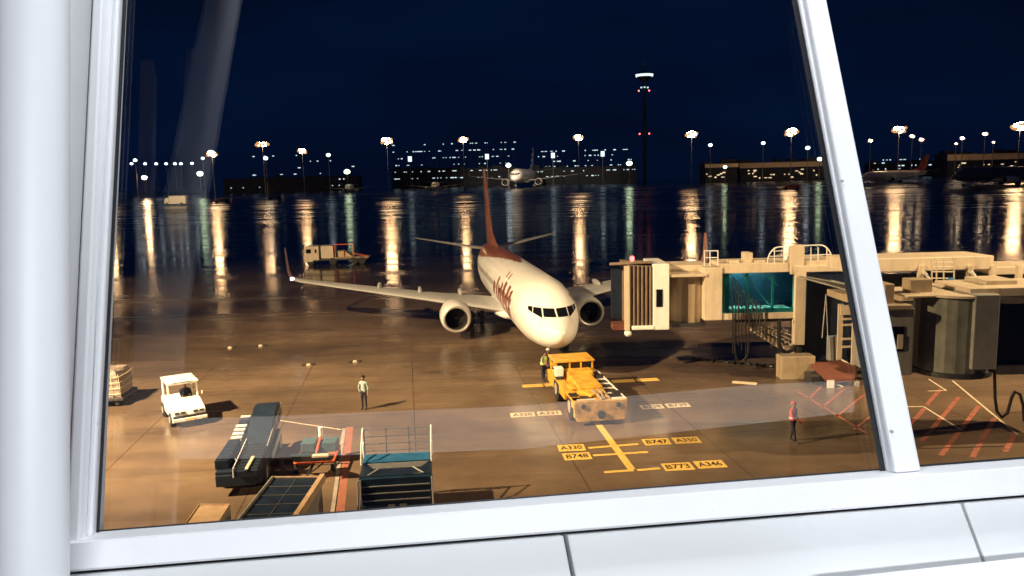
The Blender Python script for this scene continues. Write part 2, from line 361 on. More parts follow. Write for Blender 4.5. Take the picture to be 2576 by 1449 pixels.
wb(wpoly2(MB(), vstrip(*lc, *sh(ld, -9), T0, 1358, 1352), .036, vstrip(*lc, *ld, T0, 1352, 1346), .006), 'jamb_bead', M['frame'], .006)
wb(wpoly2(MB(), vstrip(*ld, *le, T0, 1346, 1345), .010, vstrip(*ld, *le, T0, 1345, 1344), .0015), 'gasket', M['gasket'])
ra, rb, rm, rc = ((1992, 0), (2213, 1182)), ((2004, 0), (2228, 1181)), ((2028, 0), (2250, 1179)), ((2081, 0), (2317, 1173))
wb(wpoly2(MB(), vstrip(*ra, *sh(rb, 0), T0, 1190, 1189), .010, vstrip(*ra, *sh(rb, 0), T0, 1188, 1187), .0015), 'gasket', M['gasket'])
wb(wpoly2(MB(), vstrip(*sh(rb, 7), *rm, T0, 1192, 1190), .024, vstrip(*sh(rb, -1), *rm, T0, 1190, 1188), .008), 'mullion_bevel', M['frame'], .008)
wb(wpoly(MB(), vstrip(*sh(rm, 2), *rc, T0, 1190, 1184), .044, -.004), 'mullion', M['frame'], .006)
# sill rail with a sloping top
XL, XR = 165, 3300
def sy(x, y0, sl=-.0785): return y0 + sl * (x - 247)
def rail(x):
    return [wp(x, sy(x, 1336), -.02), wp(x, sy(x, 1338), .004), wp(x, sy(x, 1357, -.0790), .066), wp(x, sy(x, 1362, -.0792), .072), wp(x, sy(x, 1428, -.0806), .072), wp(x, sy(x, 1433, -.0807), .062), wp(x, sy(x, 1433, -.0807), -.02)]
wb(MB().loft([rail(XL), rail(1200), rail(2300), rail(XR)]), 'sill_rail', M['frame'])
wb(wpoly(MB(), [(le[0][0] - 20, T0), (ln(ra[0], ra[1], T0) + 8, T0), (2220, 1192), (244, 1348)], 0.0, -.012), 'glass_pane', M['pane'])
wb(wpoly(MB(), [(ln(*rc, T0) - 20, T0), (3300, T0), (3300, 1112), (2305, 1190)], 0.0, -.012), 'glass_pane', M['pane'])
wb(wpoly(MB(), [(250, 1333.5), (2214, 1178.5), (2214, 1182.5), (250, 1337.5)], .003, .0005), 'gasket', M['gasket'])
wb(wpoly(MB(), [(2316, 1169), (3300, 1093), (3300, 1099), (2316, 1174)], .003, .0005), 'gasket', M['gasket'])
for x, y in ((205, 1343), (2118, 456), (2243, 1086)):
    c_ = wp(x, y, .03 if x < 300 else .046) - P0; q = MB(); q.cyl(c_, c_ + n_in * .002, .0035, n=12); q.build('screw_head', M['pipe'], WX)
# wall panels under the sill with open dark joints
WP = thing('wall_panelling', 'white panels with dark open joints under the window sill', 'wall panel', P0)
def pb_(mb, name, mat, bevel=0, parent=WP): mb.v = [v - P0 for v in mb.v]; return mb.build(name, mat, parent, bevel=bevel)
def jy(x): return 1441 - .0809 * (x - 165)
pb_(wpoly(MB(), [(150, jy(150) - 12), (3300, jy(3300) - 12), (3300, 2300), (150, 2300)], -.02, -.06), 'joint_backing', M['joint'])
def panel(x0t, x0b, x1t, x1b, yb0, yb1):
    return [(x0t, jy(x0t) + 6.5), (x1t, jy(x1t) + 6.5), (x1b, yb1), (x0b, yb0)]
pb_(wpoly(MB(), panel(166, 166, 1417, 1545, 2000, 2000), .045, -.015), 'panel', M['wallp'], .003)
pb_(wpoly(MB(), panel(1427, 1556, 2417, 2690, 2000, 2000), .045, -.015), 'panel', M['wallp'], .003)
pb_(wpoly(MB(), panel(2425, 2698, 3300, 3600, 2000, 2000), .045, -.015), 'panel', M['wallp'], .003)
# white ledge in the lower right corner
lg = MB(); lg.prism([wp(2060, 1455, .075), wp(2620, 1394, .075), wp(3300, 1320, .075), wp(3300, 1800, .40), wp(2060, 1800, .40)], Vector((0, 0, -.05)))
tag(lg.build('ledge', M['frame'], bevel=.006), 'smooth white ledge in the lower right below the wall panels', 'ledge')
# round white column at the left
c_top, c_bot = EYE + ray(94, -9000) * 1.22, EYE + ray(84, 2300) * 1.22
tag(MB().cyl(c_bot, c_top, .0500, n=48).build('column', M['colw'], smooth=True), 'round white column left of the window frame', 'column')
# the hall's long ceiling light behind the viewer, seen as the pale band mirrored in the glass
def mirrored(px, py, plane_z=None, plane_y=None):
    d = ray(px, py); p = wp(px, py, 0); r = d - n_in * (2 * d.dot(n_in))
    t = (plane_z - p.z) / r.z if plane_z is not None else (plane_y - p.y) / r.y
    return p + r * t
zc = H + 1.75
poly = [mirrored(430, 1156, zc), mirrored(671, 1152, zc), mirrored(1308, 1130, zc), mirrored(1912, 1064, zc), mirrored(2150, 1036, zc),
        mirrored(2150, 962, zc), mirrored(1912, 972, zc), mirrored(1308, 1026, zc), mirrored(671, 1053, zc), mirrored(430, 1060, zc)]
CL = thing('ceiling_light', 'long pale ceiling light of the hall mirrored in the glass', 'ceiling light', poly[2])
q = MB().prism(poly, Vector((0, 0, .02))); q.v = [v - poly[2] for v in q.v]; q.build('diffuser', M['hallglow'], CL)
q = MB().prism([p + Vector((0, 0, .025)) for p in poly], Vector((0, 0, .12))); q.v = [v - poly[2] for v in q.v]; q.build('housing', M['dgrey'], CL)
# white posts of the hall, mirrored faintly at the left of the glass
for pp, lab in (([(468, 118), (496, 118), (428, 1330), (388, 1330)], 'pale broad post of the hall mirrored at the left of the glass'),
                ([(352, 150), (385, 150), (362, 1330), (322, 1330)], 'pale narrow post of the hall mirrored beside the left frame')):
    pts = [mirrored(x, y, None, -.7) for x, y in pp]
    q = MB().prism(pts, Vector((0, -.15, 0))); c0 = pts[3].copy(); q.v = [v - c0 for v in q.v]
    tag(q.build('hall_post', M['frame'], origin=None), lab, 'post', 'white posts mirrored in the glass').location = c0

# ------------------------------------------------------------------ aircraft
def lerp_tab(tab, x):
    for a, b in zip(tab, tab[1:]):
        if x <= b[0]:
            t = (x - a[0]) / (b[0] - a[0]); return [a[i] + (b[i] - a[i]) * t for i in range(1, len(a))]
    return list(tab[-1][1:])
FUS = [(0, 2.76, 2.70, .02), (.06, 2.97, 2.50, .22), (.2, 3.13, 2.34, .40), (.5, 3.36, 2.13, .68), (1.0, 3.62, 1.92, .98), (1.5, 3.86, 1.78, 1.21), (1.9, 4.17, 1.70, 1.36),
       (2.4, 4.58, 1.62, 1.51), (2.9, 4.87, 1.55, 1.62), (3.6, 5.11, 1.48, 1.74), (4.5, 5.26, 1.42, 1.83), (6.0, 5.36, 1.38, 1.88), (25, 5.36, 1.38, 1.88), (27, 5.36, 1.48, 1.86),
       (29, 5.35, 1.72, 1.78), (31, 5.34, 2.10, 1.62), (33, 5.30, 2.58, 1.36), (35, 5.23, 3.12, 1.02), (36.5, 5.12, 3.55, .72), (37.6, 4.98, 3.90, .46), (38.4, 4.78, 4.18, .22), (38.6, 4.6, 4.4, .06)]
def fus_p(x, th, off=0.0):              # th from the crown, positive to starboard
    zt, zb, hw = lerp_tab(FUS, x); zc_ = (zt + zb) / 2; hz = (zt - zb) / 2
    return Vector((x, (hw + off) * math.sin(th), zc_ + (hz + off) * math.cos(th)))
def fus_x(y, z):
    lo, hi = 0.0, 7.0
    for _ in range(40):
        x = (lo + hi) / 2; zt, zb, hw = lerp_tab(FUS, x)
        v = (y / hw) ** 2 + ((z - (zt + zb) / 2) / ((zt - zb) / 2)) ** 2
        if v > 1: lo = x
        else: hi = x
    return hi
def front_patch(mb, quad, off, n=8):     # quad in (y, z) seen from ahead, wrapped on the nose
    a, b, c, d = quad; rings = []
    for i in range(n + 1):
        u = i / n; row = []
        for j in range(n + 1):
            v = j / n
            y = (a[0] * (1 - u) + b[0] * u) * (1 - v) + (d[0] * (1 - u) + c[0] * u) * v
            z = (a[1] * (1 - u) + b[1] * u) * (1 - v) + (d[1] * (1 - u) + c[1] * u) * v
            x = fus_x(y, z); zt, zb, hw = lerp_tab(FUS, x); th = math.atan2(y / hw, (z - (zt + zb) / 2) / ((zt - zb) / 2))
            p = fus_p(x, th); nn = Vector((-.55, math.sin(th), math.cos(th))).normalized(); row.append(p + nn * off)
        rings.append(row)
    mb.loft(rings, closed=False)
def side_patch(mb, quad, off, n=6):      # quad in (x, angle)
    a, b, c, d = quad; rings = []
    for i in range(n + 1):
        u = i / n
        rings.append([fus_p((a[0] * (1 - u) + b[0] * u) * (1 - v) + (d[0] * (1 - u) + c[0] * u) * v, (a[1] * (1 - u) + b[1] * u) * (1 - v) + (d[1] * (1 - u) + c[1] * u) * v, off) for v in [j / n for j in range(n + 1)]])
    mb.loft(rings, closed=False)
def foil(x0, c, z, t, n=11, y=0, vert=False):
    up, lo = [], []
    for i in range(n):
        u = .5 * (1 - math.cos(math.pi * i / (n - 1))); h = t * c * 2.97 * (math.sqrt(u) * .2969 - .126 * u - .3516 * u * u + .2843 * u ** 3 - .1036 * u ** 4) / .5939 * .6
        up.append((u, h)); lo.append((u, -h))
    pts = up + lo[-2:0:-1]
    if vert: return [Vector((x0 + u * c, y + h, z)) for u, h in pts]
    return [Vector((x0 + u * c, y, z + h)) for u, h in pts]
ac_rot = math.atan2(.99095, -.13425)
AC = thing('passenger_jet', 'white twin engine passenger jet with dark red tail fin at the stand', 'airplane', (2.612, 41.008, 0), ac_rot)
xs_ = [0, .02, .06, .12, .2, .35, .5, .75, 1.0, 1.25, 1.5, 1.7, 1.9, 2.15, 2.4, 2.65, 2.9, 3.2, 3.6, 4.0, 4.5, 5.2, 6.0] + [6.0 + .5 * i for i in range(1, 65)] + [38.2, 38.4, 38.6]
NF = 72
def red_face(i, k):
    x = (xs_[i] + xs_[min(i + 1, len(xs_) - 1)]) / 2; th = abs((2 * math.pi * (k + .5) / NF + math.pi) % (2 * math.pi) - math.pi)
    return 1 if x > 14.5 and th < R(min(74, 4 + (x - 14.5) * 3.7)) else 0
fb = MB(); fb.loft([[fus_p(x, 2 * math.pi * k / NF) for k in range(NF)] for x in xs_], mf=red_face)
fb.build('fuselage', [M['acwhite'], M['acred']], AC, smooth=True)
# belly fairing
bf = MB(); bf.loft([[Vector((x, w_ * math.sin(t) , 1.75 - hh * math.cos(t))) for t in [2 * math.pi * k / 20 for k in range(20)]] for x, w_, hh in ((12.2, .4, .2), (13.4, 1.7, .45), (15, 2.0, .62), (20, 2.0, .62), (22, 1.5, .45), (23.4, .4, .2))])
bf.build('belly_fairing', M['acwhite'], AC, smooth=True)
for sgn in (1, -1):
    wsec = [(1.0, 13.3, 7.9, 1.95, .125), (3.0, 14.5, 6.7, 2.18, .12), (5.9, 16.15, 5.15, 2.48, .115), (10, 18.4, 3.9, 2.93, .11), (14, 20.6, 2.75, 3.38, .105), (16.6, 22.05, 1.98, 3.68, .10), (17.2, 22.45, 1.75, 3.80, .10)]
    wg = MB(); wg.loft([foil(x, c, z, t, y=sgn * y) for y, x, c, z, t in wsec]); wing = wg.build('wing', M['acgrey'], AC, smooth=True)
    wl = MB(); wl.loft([foil(22.47, 1.72, 3.81, .095, y=sgn * 17.21)] + [foil(x, c, z, .08, y=sgn * y) for y, x, c, z in ((17.48, 22.75, 1.5, 3.98), (17.66, 23.1, 1.25, 4.4), (17.8, 23.6, .95, 5.2), (17.95, 24.2, .55, 6.25))])
    wl.build('winglet', M['wlet'], wing, smooth=True)
    for yy, xx in ((4.0, 20.4), (7.2, 20.2), (10.4, 21.2)):
        MB().ball((xx + .8, sgn * yy, 2.12 + (yy - 1) * .107), (1.35, .16, .24)).build('flap_fairing', M['acgrey'], wing, smooth=True)
    # engine
    ec = Vector((0, sgn * 4.83, 1.62)); n = 40
    prof = [(14.2, .74), (13.5, .76), (13.25, .79), (13.12, .84), (13.10, .90), (13.16, .97), (13.35, 1.03), (13.8, 1.09), (14.4, 1.12), (15.4, 1.11), (16.3, 1.02), (17.0, .88), (17.25, .80), (17.25, .72)]
    ring = lambda x, r: [ec + Vector((x, r * math.sin(2 * math.pi * k / n), r * (1 if math.cos(2 * math.pi * k / n) > -.2 else .95) * math.cos(2 * math.pi * k / n))) for k in range(n)]
    eb = MB(); eb.loft([ring(x, r) for x, r in prof[5:]], caps=False); eng = eb.build('engine', M['acwhite'], AC, smooth=True)
    eb = MB(); eb.loft([ring(x, r) for x, r in prof[2:6]], caps=False); eb.build('intake_lip', M['chrome'], eng, smooth=True)
    eb = MB(); eb.loft([ring(x, r) for x, r in prof[:3]], caps=False); eb.build('intake_duct', M['black'], eng, smooth=True)
    eb = MB()
    for k in range(24):
        a = 2 * math.pi * k / 24; u = Vector((0, math.sin(a), math.cos(a))); v_ = Vector((.05, math.cos(a) * .085, -math.sin(a) * .085))
        eb.add([ec + Vector((14.0, 0, 0)) + u * .2 - v_ * .4, ec + Vector((14.0, 0, 0)) + u * .2 + v_ * .4, ec + Vector((14.05, 0, 0)) + u * .735 + v_, ec + Vector((14.0, 0, 0)) + u * .735 - v_], [(0, 1, 2, 3)])
    eb.cyl(ec + Vector((14.15, 0, 0)), ec + Vector((14.2, 0, 0)), .735, n=32); eb.build('fan', M['black'], eng)
    MB().cyl(ec + Vector((13.75, 0, 0)), ec + Vector((14.02, 0, 0)), .03, .22, n=20).build('spinner', M['black'], eng, smooth=True)
    MB().cyl(ec + Vector((17.0, 0, 0)), ec + Vector((18.3, 0, 0)), .62, .38, n=24).build('exhaust', M['metal'], eng, smooth=True)
    py_ = MB(); py_.prism([(13.9, sgn * 4.83 - .17, 2.62), (15.2, sgn * 4.83 - .17, 2.5), (18.6, sgn * 4.83 - .17, 2.25), (18.3, sgn * 4.83 - .17, 1.9), (17.0, sgn * 4.83 - .17, 2.3), (14.3, sgn * 4.83 - .17, 2.66)][:5] + [], (0, .34, 0)); py_.build('pylon', M['acwhite'], AC, bevel=.05)
    hs = MB(); hs.loft([foil(x, c, z, .10, y=sgn * y) for y, x, c, z in ((.5, 33.9, 3.7, 4.72), (3.5, 35.7, 2.6, 5.15), (7.0, 37.7, 1.35, 5.72), (7.18, 38.05, .95, 5.76))])
    hs.build('horizontal_stabilizer', M['acgrey'], AC, smooth=True)
    # main gear
    mg = MB().cyl((19.6, sgn * 2.86, .5), (19.4, sgn * 2.9, 2.0), .11).cyl((19.6, sgn * 2.45, .56), (19.6, sgn * 3.27, .56), .07).build('main_gear', M['metal'], AC, smooth=True)
    for dy in (-.43, .43):
        MB().cyl((19.6, sgn * 2.86 + dy - .17, .56), (19.6, sgn * 2.86 + dy + .17, .56), .56, n=24).build('wheel', M['black'], mg, smooth=True, bevel=.05)
fin = MB(); fin.loft([foil(x, c, z, t, vert=True) for z, x, c, t in ((5.0, 30.0, 7.2, .075), (5.6, 31.4, 6.2, .085), (6.6, 32.6, 5.6, .085), (9.5, 34.9, 4.1, .085), (12.2, 36.9, 2.75, .085), (12.5, 37.3, 2.3, .07))])
fin.build('tail_fin', M['acred'], AC, smooth=True)
dl = MB(); dl.loft([foil(x, c, z, .05, vert=True) for z, x, c in ((5.2, 26.5, 5.0), (5.75, 29.6, 2.6), (6.3, 31.6, 1.0))]); dl.build('dorsal_fillet', M['acred'], AC, smooth=True)
ng = MB().cyl((4.0, 0, .35), (3.85, 0, 1.9), .08).cyl((4.0, -.24, .35), (4.0, .24, .35), .05).cyl((3.95, 0, .9), (4.9, 0, 1.7), .05).build('nose_gear', M['metal'], AC, smooth=True)
for dy in (-.2, .2): MB().cyl((4.0, dy - .1, .35), (4.0, dy + .1, .35), .35, n=22).build('wheel', M['black'], ng, smooth=True, bevel=.03)
for sg in (1, -1):
    for q4 in ([(.05, 4.02), (.66, 4.04), (.70, 3.62), (.05, 3.63)], [(.73, 4.05), (1.12, 4.06), (1.19, 3.76), (.77, 3.55)], [(1.15, 4.08), (1.36, 4.07), (1.38, 3.88), (1.22, 3.76)]):
        cw = MB(); front_patch(cw, [(sg * a, b) for a, b in q4], .012); cw.build('cockpit_window', M['dglass'], AC, smooth=True)
cabw = None
for sg in (1, -1):
    for i in range(38):
        x = 6.6 + i * .6
        if 12.8 < x < 13.3: continue
        cb = MB(); side_patch(cb, [(x, sg * 1.30), (x + .24, sg * 1.30), (x + .24, sg * 1.48), (x, sg * 1.48)], .008, 2); cb.build('cabin_window', M['dglass'], AC)
for sg in (1, -1):                       # outline of the forward doors
    db = MB()
    for a, b in (((4.7, 1.05), (4.75, 1.72)), ((5.5, 1.05), (5.55, 1.72))):
        side_patch(db, [(a[0], sg * a[1]), (a[0] + .05, sg * a[1]), (b[0], sg * b[1]), (a[0], sg * b[1])], .008, 4)
    side_patch(db, [(4.7, sg * 1.05), (5.55, sg * 1.05), (5.55, sg * 1.08), (4.7, sg * 1.08)], .008, 4)
    side_patch(db, [(4.7, sg * 1.70), (5.55, sg * 1.70), (5.55, sg * 1.73), (4.7, sg * 1.73)], .008, 4)
    db.build('door_outline', M['acgrey'], AC)
for x in (1.25, 6.1, 9.7, 13.2, 22.6):    # skin joints round the body
    sb = MB(); sb.loft([[fus_p(xx, 2 * math.pi * k / 48, .004) for k in range(48)] for xx in (x, x + .035)], caps=False); sb.build('skin_joint', M['acgrey'], AC)
# bold dark red lettering on the side: worn strokes of the airline's name
lt = MB()
for q4 in ([(6.9, 1.02), (7.7, 1.12), (7.9, 2.0), (7.0, 2.0)], [(8.1, .98), (8.9, .98), (9.1, 2.02), (8.2, 2.02)], [(8.9, 1.45), (9.9, 1.35), (9.9, 1.66), (8.9, 1.72)],
           [(9.9, 1.0), (10.8, .94), (10.8, 2.05), (9.9, 2.05)], [(11.2, 1.15), (11.9, 1.05), (12.0, 1.95), (11.2, 2.0)], [(12.2, 1.35), (13.1, 1.2), (13.1, 1.8), (12.2, 1.9)],
           [(13.5, 1.05), (14.2, .95), (14.2, 1.8), (13.5, 1.85)], [(14.9, 1.3), (15.9, 1.25), (15.9, 1.7), (14.9, 1.75)]):
    side_patch(lt, q4, .010, 8)
for x in (10.6, 11.7):
    side_patch(lt, [(x, .66), (x + .45, .60), (x + .2, .86), (x - .2, .90)], .010, 4)
lt.build('side_lettering', M['acred'], AC, smooth=True)
MB().ball((22.9, 17.30, 3.86), (.14, .14, .11)).build('wingtip_light', M['navl'], AC)

# ------------------------------------------------------------------ push-back tractor
def bars(mb, pts, r=.02):
    for a, b in pts: mb.cyl(a, b, r, n=8)
    return mb
TG = thing('pushback_tractor', 'yellow pushback tractor with black deck grilles under the aircraft nose', 'tow tractor', (3.92, 34.0, 0), R(7.7))
b = MB()
prof = [(-1.22, .0, .55), (-1.22, .0, 1.08)]
b.prism([(-1.24, .02, .42), (-1.10, -.02, .22), (1.10, -.02, .22), (1.24, .02, .42), (1.24, .02, 1.16), (-1.24, .02, 1.16)], (0, .26, 0))
b.build('bumper', M['dirtyyel'], TG, bevel=.03)
b = MB(); b.box((0, 3.55, .70), (1.7, 6.5, .8)); b.box((.86, 3.5, .78), (.78, 6.4, .62)); b.box((-1.02, 2.95, .88), (.42, 1.35, .5)); b.box((-1.02, .55, .95), (.42, .55, .4)); b.box((-1.02, 5.9, .8), (.42, 1.7, .6))
b.prism([(-1.235, .30, 1.15), (-1.235, 2.1, 1.15), (-1.235, 1.95, 1.02), (-1.235, .45, 1.02)], (.42, 0, 0)); b.prism([(-1.235, 3.5, 1.15), (-1.235, 5.4, 1.15), (-1.235, 5.2, 1.02), (-1.235, 3.65, 1.02)], (.42, 0, 0))
b.build('chassis', M['yellow'], TG, bevel=.025)
b = MB(); b.box((-.05, 3.3, 1.22), (1.15, 3.3, .34)); b.prism([(-.62, 1.65, 1.08), (.52, 1.65, 1.08), (.52, .95, 1.08), (-.30, .75, 1.08)], (0, 0, .18)); b.box((-.75, 2.55, 1.2), (.5, .9, .14)); b.box((.05, 4.7, 1.34), (1.3, .9, .26))
b.build('engine_cover', M['yellow'], TG, bevel=.05)
b = MB(); b.box((-.62, .72, 1.115), (.78, .72, .04)); b.build('deck_grille', M['dark'], TG)
b = MB(); b.box((-.62, .30, 1.175), (.86, .10, .03)); b.build('step_edge', M['white'], TG)
for i in range(6):
    y = .62 + i * .86
    MB().box((.90, y + .22, 1.112), (.56, .62, .035)).build('deck_grille', M['dark'], TG)
b = MB(); b.box((1.21, 2.9, 1.13), (.05, 5.4, .10)); b.box((.60, 2.9, 1.10), (.05, 5.4, .04))
for i in range(7): b.box((.90, .44 + i * .86 + .0, 1.125), (.60, .10, .05))
b.box((.90, .20, 1.175), (.66, .20, .04)); b.build('deck_frame', M['white'], TG)
b = MB(); b.tube([(-.1, 1.3, 1.3), (.0, .8, 1.28), (.05, .3, 1.2), (.1, .1, 1.19)], .06).tube([(.2, 1.5, 1.3), (.25, .9, 1.3), (.2, .4, 1.2)], .05).tube([(.4, 1.2, 1.24), (.42, .6, 1.2), (.5, .3, 1.19)], .045).box((.1, .7, 1.19), (.22, 1.1, .06), rz=R(6))
b.build('hydraulic_pipes', M['dirty'], TG, smooth=True)
b = MB(); b.cyl((0, -.10, .52), (0, .02, .52), .19).box((0, -.13, .52), (.30, .12, .10)); b.build('tow_coupling', M['dark'], TG)
for x in (-.82, .82): MB().cyl((x, -.05, .93), (x, .02, .93), .11, n=18).build('headlight', M['dark'], TG, smooth=True)
for y in (1.22, 4.45):
    for x0, x1 in ((-1.23, -.84), (.84, 1.25)):
        wq = MB().cyl((x0, y, .62), (x1, y, .62), .62, n=28).build('wheel', M['black'], TG, smooth=True, bevel=.04)
        xo = x0 if x0 < 0 else x1
        MB().cyl((xo - .012 if x0 < 0 else xo - .03, y, .62), (xo + .03 if x0 < 0 else xo + .012, y, .62), .30, n=20).build('rim', M['dirty'], wq)
cabt = MB(); cabt.box((-.1, 5.95, 1.25), (1.95, 1.55, .42)); cabt.build('cab', M['yellow'], TG, bevel=.03)
b = MB(); b.box((-.1, 5.95, 1.83), (2.15, 1.75, .10)); rf = b.build('cab_roof', M['yellow'], TG, bevel=.03)
for x, y in ((-1.05, 5.14), (-.35, 5.14), (.25, 5.14), (.85, 5.14), (-1.05, 6.74), (.85, 6.74)):
    MB().box((x, y, 1.62), (.08, .08, .36)).build('cab_pillar', M['yellow'], TG)
MB().box((-.1, 5.17, 1.61), (1.86, .03, .33)).build('windscreen', M['dglass'], TG)
b = MB(); b.box((-1.0, 4.75, 1.42), (.42, .5, .5)); b.build('side_tank', M['white'], TG, bevel=.05)
b = MB(); bars(b, [((-1.15, 5.0, 1.5), (-1.32, 4.9, 1.6)), ((-1.32, 4.9, 1.5), (-1.32, 4.9, 1.75))], .03); b.build('mirror', M['dark'], TG)

# ------------------------------------------------------------------ white baggage tractor
BT = thing('baggage_tractor', 'small white open sided baggage tractor with a driver, parked left of the stand', 'tow tractor', (-16.3, 36.75, 0), R(33))
b = MB(); b.prism([(-.74, -1.55, .34), (-.74, -1.62, .62), (-.74, -1.52, .84), (-.74, -.42, 1.10), (-.74, -.20, 1.10), (-.74, .15, .62), (-.74, .55, .62), (-.74, .75, .98), (-.74, 1.45, .98), (-.74, 1.5, .34)], (1.48, 0, 0))
b.build('body', M['white'], BT, bevel=.04)
b = MB(); b.box((0, .45, 1.90), (1.46, 1.75, .09)); b.build('roof', M['white'], BT, bevel=.03)
for x in (-.66, .66):
    MB().cyl((x, 1.22, .95), (x, 1.20, 1.88), .05, n=10).build('cab_post', M['white'], BT, smooth=True)
b = MB()
for x in (-.66, .66): b.cyl((x, -.34, 1.08), (x, -.26, 1.88), .045, n=10)
b.box((0, -.28, 1.82), (1.36, .06, .07)); b.box((0, -.345, 1.11), (1.36, .06, .06)); b.build('windscreen_frame', M['white'], BT, smooth=True)
b = MB(); b.box((0, -.47, 1.93), (.9, .05, .03)); b.build('roof_slot', M['dark'], BT)
b = MB(); b.box((0, -1.66, .40), (1.56, .12, .16)); b.build('bumper', M['white'], BT, bevel=.03)
MB().box((0, -1.632, .545), (1.46, .06, .09)).build('bumper_gap', M['dark'], BT)
for x in (-.55, -.28, .28, .55): MB().box((x, -1.60, .73), (.20, .05, .10), rx=R(-20)).build('headlight', M['dark'], BT)
MB().box((.0, -1.735, .40), (.42, .02, .11)).build('number_plate', M['ypaint'], BT)
for x0, x1 in ((-.80, -.55), (.55, .80)):
    for y, r_ in ((-1.0, .33), (1.0, .36)):
        wq = MB().cyl((x0, y, r_), (x1, y, r_), r_, n=24).build('wheel', M['black'], BT, smooth=True, bevel=.03)
        MB().cyl((x0 - .008, y, r_), (x1 + .008, y, r_), r_ * .5, n=16).build('rim', M['pipe'], wq)
b = MB(); b.box((.28, .62, .70), (.5, .5, .14)); b.box((.28, .90, 1.0), (.5, .1, .55), rx=R(-8)); b.build('seat', M['black'], BT, bevel=.04)
b = MB(); b.tube([(.28 + .17 * math.cos(t), .08 + .06 * math.sin(t), 1.12 + .15 * math.sin(t)) for t in [k * math.pi / 8 for k in range(17)]], .015).cyl((.28, -.1, .9), (.28, .08, 1.12), .02); b.build('steering_wheel', M['black'], BT, smooth=True)
MB().box((.86, -.38, 1.28), (.05, .12, .16)).build('mirror', M['white'], BT, bevel=.02)

